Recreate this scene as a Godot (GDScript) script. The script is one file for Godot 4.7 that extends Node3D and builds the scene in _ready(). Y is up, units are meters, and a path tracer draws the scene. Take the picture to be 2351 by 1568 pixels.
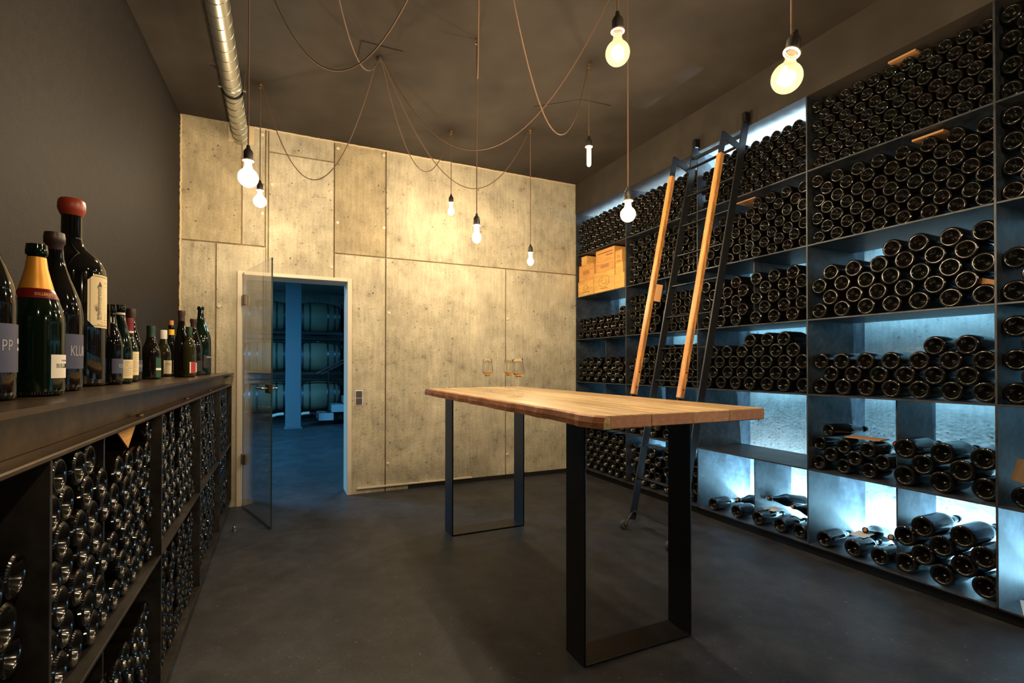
extends Node3D
# A wine tasting room: x runs right, y up, the room's depth runs along -z (V() takes depth as a positive number).

const CEIL := 3.45
const BACK := 5.10
const RACK := 3.225          # front plane of the tall rack
const RWALL := 3.86          # concrete wall behind it
const BAYS := [5.088, 4.137, 3.17, 2.196, 1.22, 0.25]
const LEV := [0.0732, 0.5764, 1.0796, 1.5828, 2.086, 2.5892, 3.09]
const CABF := -0.39
const ORD := ["first", "second", "third", "fourth", "fifth", "sixth", "seventh", "eighth", "ninth", "tenth", "eleventh", "twelfth", "thirteenth"]
const NUM := ["one", "two", "three", "four", "five", "six", "seven", "eight"]
var M := {}
var T := {}
var at_of := {}
var used := {}
var cache := {}
var rng := RandomNumberGenerator.new()

# ---------------------------------------------------------------- geometry
class G:
	var v := PackedVector3Array()
	var n := PackedVector3Array()
	var t := PackedVector2Array()
	func tri(a: Vector3, b: Vector3, c: Vector3, na: Vector3, nb: Vector3, nc: Vector3, ta := Vector2.ZERO, tb := Vector2.ZERO, tc := Vector2.ZERO) -> void:
		if (b - a).cross(c - a).dot(na + nb + nc) > 0.0:
			v.append_array([a, c, b]); n.append_array([na, nc, nb]); t.append_array([ta, tc, tb])
		else:
			v.append_array([a, b, c]); n.append_array([na, nb, nc]); t.append_array([ta, tb, tc])
	func quad(a: Vector3, b: Vector3, c: Vector3, d: Vector3, m: Vector3) -> void:
		tri(a, b, c, m, m, m, Vector2(0, 1), Vector2(1, 1), Vector2(1, 0)); tri(a, c, d, m, m, m, Vector2(0, 1), Vector2(1, 0), Vector2(0, 0))
	func squad(a: Vector3, b: Vector3, c: Vector3, d: Vector3, na: Vector3, nb: Vector3, nc: Vector3, nd: Vector3) -> void:
		tri(a, b, c, na, nb, nc); tri(a, c, d, na, nc, nd)
	func flat(a: Vector3, b: Vector3, c: Vector3, out: Vector3) -> void:
		var m := (b - a).cross(c - a).normalized()
		if m.dot(out) < 0.0: m = -m
		tri(a, b, c, m, m, m)
	func box(lo: Vector3, hi: Vector3, c: float) -> void:
		# a box with chamfered edges
		var mid := (lo + hi) / 2.0
		var h := (hi - lo) / 2.0
		c = minf(c, minf(h.x, minf(h.y, h.z)) * 0.6)
		var ax := [Vector3.RIGHT, Vector3.UP, Vector3.BACK]
		for i in 3:
			var j := (i + 1) % 3
			var k := (i + 2) % 3
			for s: float in [-1.0, 1.0]:
				var o: Vector3 = mid + ax[i] * h[i] * s
				var p: Vector3 = ax[j] * (h[j] - c)
				var q: Vector3 = ax[k] * (h[k] - c)
				quad(o - p - q, o + p - q, o + p + q, o - p + q, ax[i] * s)
				for u: float in [-1.0, 1.0]:     # edge between faces i and j, along k
					var m: Vector3 = (ax[i] * s + ax[j] * u).normalized()
					var e1: Vector3 = mid + ax[i] * h[i] * s + ax[j] * (h[j] - c) * u
					var e2: Vector3 = mid + ax[i] * (h[i] - c) * s + ax[j] * h[j] * u
					quad(e1 - q, e1 + q, e2 + q, e2 - q, m)
		for sx: float in [-1.0, 1.0]:
			for sy: float in [-1.0, 1.0]:
				for sz: float in [-1.0, 1.0]:
					var s3 := Vector3(sx, sy, sz)
					var w := h - Vector3(c, c, c)
					flat(mid + Vector3(h.x, w.y, w.z) * s3, mid + Vector3(w.x, h.y, w.z) * s3, mid + Vector3(w.x, w.y, h.z) * s3, s3)
	func lathe(pr: Array, segs: int, ofs := Vector3.ZERO) -> void:
		var ns := []
		for i in pr.size() - 1:
			var d: Vector2 = pr[i + 1] - pr[i]
			ns.append(Vector2(d.y, -d.x).normalized())
		for i in pr.size() - 1:
			var n0: Vector2 = ns[i]
			var n1: Vector2 = ns[i]
			if i > 0 and ns[i - 1].dot(ns[i]) > 0.45: n0 = (ns[i - 1] + ns[i]).normalized()
			if i < ns.size() - 1 and ns[i + 1].dot(ns[i]) > 0.45: n1 = (ns[i + 1] + ns[i]).normalized()
			for k in segs:
				var a := TAU * k / segs
				var b := TAU * (k + 1) / segs
				var ca := Vector3(cos(a), 0, sin(a))
				var cb := Vector3(cos(b), 0, sin(b))
				var y := Vector3.UP
				squad(ofs + ca * pr[i].x + y * pr[i].y, ofs + cb * pr[i].x + y * pr[i].y, ofs + cb * pr[i + 1].x + y * pr[i + 1].y, ofs + ca * pr[i + 1].x + y * pr[i + 1].y,
					ca * n0.x + y * n0.y, cb * n0.x + y * n0.y, cb * n1.x + y * n1.y, ca * n1.x + y * n1.y)
	func tube(pts: Array, r: float, segs: int) -> void:
		var side := Vector3.ZERO
		var rings := []
		for i in pts.size():
			var d: Vector3 = (pts[mini(i + 1, pts.size() - 1)] - pts[maxi(i - 1, 0)]).normalized()
			if side == Vector3.ZERO: side = d.cross(Vector3.UP if absf(d.y) < 0.9 else Vector3.RIGHT)
			side = (side - d * side.dot(d)).normalized()
			var up := d.cross(side)
			var ring := []
			for k in segs: ring.append(side * cos(TAU * k / segs) + up * sin(TAU * k / segs))
			rings.append(ring)
		for i in pts.size() - 1:
			for k in segs:
				var l := (k + 1) % segs
				squad(pts[i] + rings[i][k] * r, pts[i] + rings[i][l] * r, pts[i + 1] + rings[i + 1][l] * r, pts[i + 1] + rings[i + 1][k] * r, rings[i][k], rings[i][l], rings[i + 1][l], rings[i + 1][k])
		for e in [[0, 1], [pts.size() - 1, pts.size() - 2]]:
			var m: Vector3 = (pts[e[0]] - pts[e[1]]).normalized()
			for k in segs: tri(pts[e[0]], pts[e[0]] + rings[e[0]][k] * r, pts[e[0]] + rings[e[0]][(k + 1) % segs] * r, m, m, m)
	func prism(poly: PackedVector2Array, to3: Callable, thick: Vector3) -> void:
		# a flat outline given thickness; to3 turns a 2D point into a point of the front face
		var idx := Geometry2D.triangulate_polygon(poly)
		var m := -thick.normalized()
		for i in range(0, idx.size(), 3):
			var a: Vector3 = to3.call(poly[idx[i]])
			var b: Vector3 = to3.call(poly[idx[i + 1]])
			var c: Vector3 = to3.call(poly[idx[i + 2]])
			tri(a, b, c, m, m, m); tri(a + thick, b + thick, c + thick, -m, -m, -m)
		var mid := Vector2.ZERO
		for p in poly: mid += p / poly.size()
		for i in poly.size():
			var p := poly[i]
			var q := poly[(i + 1) % poly.size()]
			var a: Vector3 = to3.call(p)
			var b: Vector3 = to3.call(q)
			var s := (b - a).cross(thick).normalized()
			var e := (q - p).normalized()
			var inside: bool = Geometry2D.is_point_in_polygon((p + q) / 2.0 + Vector2(-e.y, e.x) * 0.002, poly)
			var o2: Vector2 = Vector2(e.y, -e.x) if inside else Vector2(-e.y, e.x)
			var out: Vector3 = to3.call(p + o2 * 0.01) - a
			if s.dot(out) < 0.0: s = -s
			quad(a, b, b + thick, a + thick, s)
	func mesh() -> ArrayMesh:
		var a := []
		a.resize(Mesh.ARRAY_MAX)
		a[Mesh.ARRAY_VERTEX] = v; a[Mesh.ARRAY_NORMAL] = n; a[Mesh.ARRAY_TEX_UV] = t
		var m := ArrayMesh.new()
		m.add_surface_from_arrays(Mesh.PRIMITIVE_TRIANGLES, a)
		return m

func V(x: float, y: float, z: float) -> Vector3:
	return Vector3(x, y, -z)

func numbered(called: String) -> String:
	var k: int = used.get(called, 0)
	used[called] = k + 1
	return called if k == 0 else "%s_%03d" % [called, k]

func tag(o: Node, label: String, category: String, group := "") -> Node:
	o.set_meta("label", label); o.set_meta("category", category)
	if group != "": o.set_meta("group", group)
	return o

func thing(called: String, p: Vector3, label: String, category: String, group := "") -> Node3D:
	var o := Node3D.new()
	o.name = numbered(called)
	add_child(o)
	o.position = p
	at_of[o] = p
	tag(o, label, category, group)
	return o

# puts a mesh at a place in the world, as a part of parent or at top level
func put(parent: Node, called: String, mesh: Mesh, m: Material, p := Vector3.ZERO, b := Basis.IDENTITY) -> MeshInstance3D:
	var o := MeshInstance3D.new()
	o.mesh = mesh
	if m: o.material_override = m
	if parent == null:
		o.name = numbered(called)
		add_child(o)
		o.transform = Transform3D(b, p)
	else:
		o.name = called
		parent.add_child(o, true)
		o.transform = Transform3D(b, p - at_of[parent])
	at_of[o] = p
	return o

func struct(o: Node) -> Node:
	o.set_meta("kind", "structure")
	return o

func box_mesh(s: Vector3, c: float) -> ArrayMesh:
	var key := "%.4f %.4f %.4f %.4f" % [s.x, s.y, s.z, c]
	if not cache.has(key):
		var g := G.new()
		g.box(-s / 2.0, s / 2.0, c)
		cache[key] = g.mesh()
	return cache[key]

func box(parent: Node, called: String, x0: float, x1: float, y0: float, y1: float, z0: float, z1: float, m: Material, c := 0.0015) -> MeshInstance3D:
	return put(parent, called, box_mesh(Vector3(x1 - x0, y1 - y0, absf(z1 - z0)), c), m, V((x0 + x1) / 2, (y0 + y1) / 2, (z0 + z1) / 2))

func lathed(pr: Array, segs := 28) -> ArrayMesh:
	var g := G.new()
	g.lathe(pr, segs)
	return g.mesh()

func tubed(pts: Array, r: float, segs := 10) -> ArrayMesh:
	var g := G.new()
	g.tube(pts, r, segs)
	return g.mesh()

func along(dir: Vector3, spin := 0.0) -> Basis:
	return Basis(Quaternion(Vector3.UP, dir.normalized())) * Basis(Vector3.UP, spin)

# ---------------------------------------------------------------- materials
func mat(called: String, c: Color, rough: float, metal := 0.0, spec := 0.5) -> StandardMaterial3D:
	var m := StandardMaterial3D.new()
	m.albedo_color = c; m.roughness = rough; m.metallic = metal; m.metallic_specular = spec
	m.resource_name = called
	M[called] = m
	return m

func noise(seed_: int, freq: float, oct := 4, type := FastNoiseLite.TYPE_SIMPLEX_SMOOTH) -> FastNoiseLite:
	var f := FastNoiseLite.new()
	f.seed = seed_; f.frequency = freq; f.fractal_octaves = oct; f.noise_type = type
	return f

func grey(size: int, f: FastNoiseLite) -> PackedByteArray:
	var im := f.get_seamless_image(size, size, false, false, 0.12)
	im.convert(Image.FORMAT_L8)
	return im.get_data()

func tex(size: int, f: Callable) -> ImageTexture:
	var d := PackedByteArray()
	d.resize(size * size * 3)
	var k := 0
	for i in size * size:
		var c: Color = f.call(i)
		d[k] = int(clampf(c.r, 0, 1) * 255.0); d[k + 1] = int(clampf(c.g, 0, 1) * 255.0); d[k + 2] = int(clampf(c.b, 0, 1) * 255.0)
		k += 3
	var im := Image.create_from_data(size, size, false, Image.FORMAT_RGB8, d)
	im.generate_mipmaps()
	return ImageTexture.create_from_image(im)

func world_map(m: StandardMaterial3D, t: Texture2D, scale_: Vector3, relief: Texture2D = null, depth := 0.0) -> void:
	m.albedo_texture = t
	m.uv1_triplanar = true; m.uv1_world_triplanar = true
	m.uv1_scale = scale_
	if relief:
		m.heightmap_enabled = true; m.heightmap_texture = relief; m.heightmap_scale = depth

func make_materials() -> void:
	var S := 1024
	# concrete: clouds of cement, vertical run stains, dark pores and scrapes
	var big := grey(S, noise(3, 0.0032, 4))
	var mid := grey(S, noise(8, 0.014, 4))
	var fine := grey(S, noise(15, 0.09, 3))
	var por := grey(S, noise(21, 0.055, 2))
	var strk := grey(S, noise(44, 0.06, 3))
	T.concrete = tex(S, func(i: int) -> Color:
		var a := big[i] / 255.0
		var b := mid[i] / 255.0
		var c := fine[i] / 255.0
		var y := i / S
		var d := strk[(absi(y - 512) / 8) * S + i % S] / 255.0
		var l := 0.72 + (a - 0.5) * 0.16 + (b - 0.5) * 0.10 + (c - 0.5) * 0.08 + (d - 0.5) * 0.10
		var p := por[i] / 255.0
		if p < 0.16: l -= (0.16 - p) * 3.2
		if b < 0.22: l -= (0.22 - b) * 0.6
		return Color(l * 1.02, l, l * 0.955))
	T.concrete_relief = tex(512, func(i: int) -> Color:
		var j := (i / 512) * 2 * S + (i % 512) * 2
		var l := 0.6 + (mid[j] / 255.0 - 0.5) * 0.5 + (fine[j] / 255.0 - 0.5) * 0.35
		if por[j] < 40: l -= 0.35
		return Color(l, l, l))
	T.floor = tex(S, func(i: int) -> Color:
		var l := 0.5 + (big[i] / 255.0 - 0.5) * 0.16 + (mid[i] / 255.0 - 0.5) * 0.12 + (fine[i] / 255.0 - 0.5) * 0.10
		if por[i] > 204: l += (por[i] - 204) / 255.0 * 2.6
		if strk[i] > 212: l += (strk[i] - 212) / 255.0 * 1.6
		return Color(l * 1.02, l, l * 0.99))
	T.plaster = tex(512, func(i: int) -> Color:
		var j := (i / 512) * 2 * S + (i % 512) * 2
		var l := 0.8 + (mid[j] / 255.0 - 0.5) * 0.16 + (fine[j] / 255.0 - 0.5) * 0.3
		return Color(l, l, l))
	T.paint = tex(512, func(i: int) -> Color:
		var j := (i / 512) * 2 * S + (i % 512) * 2
		var l := 0.85 + (big[j] / 255.0 - 0.5) * 0.2 + (mid[j] / 255.0 - 0.5) * 0.08
		return Color(l, l, l))
	T.steel = tex(512, func(i: int) -> Color:
		var j := (i / 512) * 2 * S + (i % 512) * 2
		var l := 0.78 + (big[j] / 255.0 - 0.5) * 0.35 + (mid[j] / 255.0 - 0.5) * 0.30 + (fine[j] / 255.0 - 0.5) * 0.06
		return Color(l, l, l))
	# wood: rings drawn out by the stretched mapping
	var w1 := grey(512, noise(31, 0.012, 3))
	var w2 := grey(512, noise(33, 0.05, 3))
	T.wood = tex(512, func(i: int) -> Color:
		var a := w1[i] / 255.0
		var r := 0.5 + 0.5 * sin(a * 42.0)
		var l := 0.80 + (a - 0.5) * 0.34 - r * r * r * 0.13 + (w2[i] / 255.0 - 0.5) * 0.16
		return Color(l * 1.02, l * 0.95, l * 0.86))
	T.crate = tex(256, func(i: int) -> Color:
		var j := (i / 256) * 2 * 512 + (i % 256) * 2
		var l := 0.90 + (w1[j] / 255.0 - 0.5) * 0.16 + (w2[j] / 255.0 - 0.5) * 0.14
		return Color(l, l * 0.98, l * 0.95))
	var c3 := Vector3(0.42, 0.42, 0.42)
	world_map(mat("concrete", Color(0.96, 0.93, 0.84), 0.86, 0, 0.35), T.concrete, c3, T.concrete_relief, 0.5)
	world_map(mat("concrete_b", Color(0.89, 0.84, 0.72), 0.88, 0, 0.35), T.concrete, c3, T.concrete_relief, 0.5)
	M.concrete_b.uv1_offset = Vector3(0.37, 0.21, 0.6)
	world_map(mat("concrete_c", Color(0.98, 0.955, 0.87), 0.84, 0, 0.35), T.concrete, c3, T.concrete_relief, 0.5)
	M.concrete_c.uv1_offset = Vector3(0.71, 0.55, 0.2)
	world_map(mat("concrete_joint", Color(0.72, 0.64, 0.52), 0.95, 0, 0.2), T.concrete, Vector3(1.1, 1.1, 1.1))
	world_map(mat("concrete_grey", Color(0.88, 0.89, 0.90), 0.8, 0, 0.35), T.concrete, c3, T.concrete_relief, 0.2)
	mat("plug", Color(0.86, 0.80, 0.70), 0.8)
	mat("mortar", Color(0.80, 0.72, 0.58), 0.95)
	world_map(mat("ceiling", Color(0.27, 0.245, 0.218), 0.85, 0, 0.3), T.paint, Vector3(0.3, 0.3, 0.3))
	world_map(mat("plaster", Color(0.172, 0.155, 0.145), 0.8, 0, 0.35), T.plaster, Vector3(1.1, 1.1, 1.1), T.plaster, 0.35)
	world_map(mat("floor", Color(0.42, 0.435, 0.465), 0.5, 0, 0.42), T.floor, Vector3(0.5, 0.5, 0.5))
	mat("skirting", Color(0.10, 0.09, 0.085), 0.6)
	world_map(mat("rack_steel", Color(0.31, 0.33, 0.355), 0.42, 0.35, 0.5), T.steel, Vector3(1.2, 1.2, 1.2))
	world_map(mat("cabinet_steel", Color(0.27, 0.25, 0.23), 0.36, 0.35, 0.5), T.steel, Vector3(1.2, 1.2, 1.2))
	world_map(mat("counter_steel", Color(0.36, 0.28, 0.19), 0.30, 0.45, 0.5), T.steel, Vector3(1.6, 1.6, 1.6))
	mat("black_steel", Color(0.085, 0.085, 0.088), 0.38, 0.2)
	mat("ladder_steel", Color(0.16, 0.165, 0.175), 0.42, 0.3)
	mat("galvanised", Color(0.74, 0.74, 0.70), 0.3, 0.9)
	mat("chrome", Color(0.8, 0.8, 0.8), 0.15, 1.0)
	mat("bronze", Color(0.30, 0.25, 0.20), 0.35, 0.6)
	mat("rubber", Color(0.28, 0.27, 0.27), 0.7)
	for k in 4:
		var m := mat("board_%d" % k, [Color(0.90, 0.83, 0.68), Color(0.87, 0.79, 0.63), Color(0.92, 0.85, 0.70), Color(0.82, 0.73, 0.58)][k], 0.34, 0, 0.45)
		world_map(m, T.wood, Vector3(3.0, 3.0, 0.14))
		m.uv1_offset = Vector3(0.23 * k, 0.4 * k, 0.31 * k)
	world_map(mat("live_edge", Color(0.80, 0.57, 0.42), 0.55), T.wood, Vector3(5, 5, 0.9))
	world_map(mat("end_grain", Color(0.78, 0.58, 0.47), 0.6), T.crate, Vector3(5, 5, 5))
	world_map(mat("end_grain_b", Color(0.84, 0.65, 0.53), 0.6), T.crate, Vector3(4, 6, 5))
	world_map(mat("handrail_wood", Color(1.0, 0.74, 0.45), 0.45), T.wood, Vector3(4, 0.5, 4))
	world_map(mat("box_wood", Color(0.96, 0.76, 0.43), 0.6), T.crate, Vector3(3, 3, 0.7))
	world_map(mat("box_wood_b", Color(0.93, 0.69, 0.39), 0.6), T.crate, Vector3(3, 3, 0.7))
	mat("print_ink", Color(0.45, 0.24, 0.10), 0.8)
	mat("card", Color(0.68, 0.50, 0.32), 0.85)
	mat("card_dull", Color(0.50, 0.41, 0.31), 0.9)
	mat("paper", Color(0.82, 0.79, 0.72), 0.9)
	mat("cord", Color(0.42, 0.32, 0.25), 0.9)
	mat("socket", Color(0.16, 0.15, 0.12), 0.5)
	mat("socket_ring", Color(0.50, 0.42, 0.32), 0.5)
	mat("brass", Color(0.75, 0.6, 0.4), 0.35, 0.8)
	mat("frame_paint", Color(0.85, 0.80, 0.72), 0.5)
	# bottle glass: so dark that no light comes through when full
	mat("glass_black", Color(0.045, 0.045, 0.038), 0.14, 0, 0.6)
	mat("glass_olive", Color(0.05, 0.053, 0.038), 0.14, 0, 0.6)
	mat("glass_brown", Color(0.06, 0.045, 0.035), 0.14, 0, 0.6)
	mat("glass_tawny", Color(0.07, 0.05, 0.035), 0.05, 0, 0.55)
	mat("glass_shiny", Color(0.045, 0.045, 0.038), 0.04, 0, 0.55)
	mat("glass_green", Color(0.02, 0.085, 0.04), 0.06, 0, 0.6)
	mat("glass_moss", Color(0.15, 0.14, 0.05), 0.07, 0, 0.6)
	mat("cork", Color(0.78, 0.52, 0.32), 0.9)
	mat("label_blue", Color(0.25, 0.26, 0.36), 0.55)
	mat("label_cream", Color(0.90, 0.84, 0.70), 0.75)
	mat("label_white", Color(0.92, 0.89, 0.82), 0.75)
	mat("label_green", Color(0.06, 0.26, 0.18), 0.55)
	mat("label_red", Color(0.62, 0.16, 0.15), 0.6)
	mat("label_dark", Color(0.10, 0.10, 0.11), 0.5)
	mat("ink", Color(0.10, 0.09, 0.10), 0.7)
	mat("ink_grey", Color(0.66, 0.66, 0.68), 0.6)
	mat("foil_gold", Color(0.90, 0.62, 0.22), 0.42, 0.35)
	mat("foil_red", Color(0.42, 0.05, 0.04), 0.4, 0.2)
	mat("foil_gold_print", Color(0.95, 0.75, 0.4), 0.35, 0.7)
	mat("wax_red", Color(0.58, 0.20, 0.11), 0.4)
	mat("capsule_brown", Color(0.22, 0.15, 0.13), 0.4)
	mat("capsule_red", Color(0.48, 0.05, 0.06), 0.4)
	mat("capsule_white", Color(0.88, 0.86, 0.82), 0.5)
	mat("capsule_green", Color(0.08, 0.20, 0.14), 0.4)
	mat("label_yellow", Color(0.90, 0.72, 0.12), 0.6)
	var m := mat("clear_glass", Color(1, 1, 1, 0.0), 0.02)
	m.refraction_enabled = true; m.refraction_scale = 0.05; m.transparency = BaseMaterial3D.TRANSPARENCY_ALPHA
	m = mat("wine", Color(0.96, 0.74, 0.36, 0.05), 0.02)
	m.refraction_enabled = true; m.refraction_scale = 0.033; m.transparency = BaseMaterial3D.TRANSPARENCY_ALPHA
	m = mat("thin_glass", Color(0.95, 0.95, 0.95, 0.10), 0.02)
	m.transparency = BaseMaterial3D.TRANSPARENCY_ALPHA
	m = mat("pane", Color(0.80, 0.88, 0.88, 0.07), 0.02)
	m.transparency = BaseMaterial3D.TRANSPARENCY_ALPHA
	mat("pane_edge", Color(0.12, 0.19, 0.19), 0.15)
	m = mat("bulb_glass", Color(0.10, 0.09, 0.07, 0.42), 0.08)
	m.transparency = BaseMaterial3D.TRANSPARENCY_ALPHA
	m.emission_enabled = true; m.emission = Color(1.0, 0.84, 0.60); m.emission_energy_multiplier = 1.7
	m = mat("bulb_bright", Color(0.10, 0.09, 0.07, 0.6), 0.08)
	m.transparency = BaseMaterial3D.TRANSPARENCY_ALPHA
	m.emission_enabled = true; m.emission = Color(1.0, 0.88, 0.66); m.emission_energy_multiplier = 6.0
	m = mat("filament", Color(1, 0.9, 0.7), 0.5)
	m.emission_enabled = true; m.emission = Color(1.0, 0.86, 0.60); m.emission_energy_multiplier = 14.0
	m = mat("led", Color(0.9, 0.95, 1), 0.5)
	m.emission_enabled = true; m.emission = Color(0.45, 0.80, 1.0); m.emission_energy_multiplier = 3.0
	m = mat("led_blue", Color(0.6, 0.8, 1), 0.5)
	m.emission_enabled = true; m.emission = Color(0.16, 0.5, 0.9); m.emission_energy_multiplier = 2.0
	mat("oak", Color(0.46, 0.44, 0.36), 0.6)
	mat("hoop", Color(0.30, 0.34, 0.38), 0.35, 0.7)
	mat("cellar_column", Color(0.38, 0.42, 0.45), 0.6)
	mat("cellar_step", Color(0.62, 0.64, 0.66), 0.8)
	mat("switch_dark", Color(0.30, 0.28, 0.26), 0.4)
	mat("switch_rim", Color(0.86, 0.87, 0.95), 0.25, 0.1)

# ---------------------------------------------------------------- scene
func _ready() -> void:
	rng.seed = 20240
	var cam := Camera3D.new()
	cam.name = "camera"
	cam.position = V(0, 1.27, 0)
	cam.rotation = Vector3(0.0075, -0.4368, 0.0009)
	cam.near = 0.05
	cam.far = 60.0
	cam.set_frustum(2.0 * 0.05 * 784.0 / 1140.55, Vector2(0, 0.05 * 46.4175 / 1140.55), 0.05, 60.0)
	add_child(cam)
	cam.current = true
	var we := WorldEnvironment.new()
	we.name = "environment"
	var e := Environment.new()
	e.background_mode = Environment.BG_COLOR
	e.background_color = Color(0, 0, 0)
	e.tonemap_mode = Environment.TONE_MAPPER_LINEAR
	e.tonemap_exposure = 1.0
	e.sdfgi_enabled = true; e.ssao_enabled = true; e.ssil_enabled = true
	we.environment = e
	add_child(we)
	make_materials()
	build_shell()
	build_back_wall()
	build_door()
	build_cellar()
	build_rack()
	build_cabinet()
	build_table()
	build_ladder()
	build_duct()
	build_pendants()
	build_rack_bottles()
	build_cabinet_bottles()
	build_boxes()
	build_counter_bottles()
	build_glasses()
	build_small()

func lamp(at: Vector3, c: Color, energy: float, size: float, called: String) -> void:
	var l := OmniLight3D.new()
	l.name = numbered(called)
	l.position = at
	l.light_color = c; l.light_energy = energy; l.light_size = size
	l.omni_range = 30.0; l.omni_attenuation = 2.0; l.shadow_enabled = true
	add_child(l)

func area(at: Vector3, toward: Vector3, up: Vector3, size: Vector2, c: Color, energy: float, called: String) -> void:
	var l := AreaLight3D.new()
	l.name = numbered(called)
	l.area_size = size
	l.light_color = c; l.light_energy = energy
	l.area_range = 30.0; l.shadow_enabled = true
	l.transform = Transform3D(Basis.looking_at(toward, up), at)
	add_child(l)

func build_shell() -> void:
	struct(box(null, "floor", -4.2, 6.0, -0.2, 0.0, -2.6, 14.2, M.floor, 0))
	struct(box(null, "ceiling", -1.6, 4.3, CEIL, CEIL + 0.2, -2.6, BACK + 0.3, M.ceiling, 0))
	# the left wall runs slightly out of square
	var g := G.new()
	var a := Vector2(-0.79, 5.25)
	var b := Vector2(-1.035, -2.5)
	g.prism(PackedVector2Array([a, b, b + Vector2(-0.3, 0), a + Vector2(-0.3, 0)]), func(p: Vector2) -> Vector3: return V(p.x, 0.0, p.y), Vector3(0, CEIL, 0))
	struct(put(null, "wall_left", g.mesh(), M.plaster))
	struct(box(null, "wall_right", RWALL, RWALL + 0.3, 0, CEIL, -2.6, BACK + 0.3, M.concrete_grey, 0))
	struct(box(null, "wall_front", -1.4, 4.2, 0, CEIL, -2.6, -2.3, M.plaster, 0))
	struct(box(null, "trim_2", RACK, RWALL, 3.095, CEIL, -2.3, BACK, M.ceiling, 0))
	# formwork seams of the wall behind the rack show as raised fins
	var wr: Node = get_node("wall_right")
	for z in [1.40, 2.62, 3.90]:
		for d in [0.0, 0.022]: box(wr, "formwork_fin", RWALL - 0.004, RWALL + 0.01, 0.02, 3.09, z + d - 0.004, z + d + 0.004, M.concrete_grey, 0.001)

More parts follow.
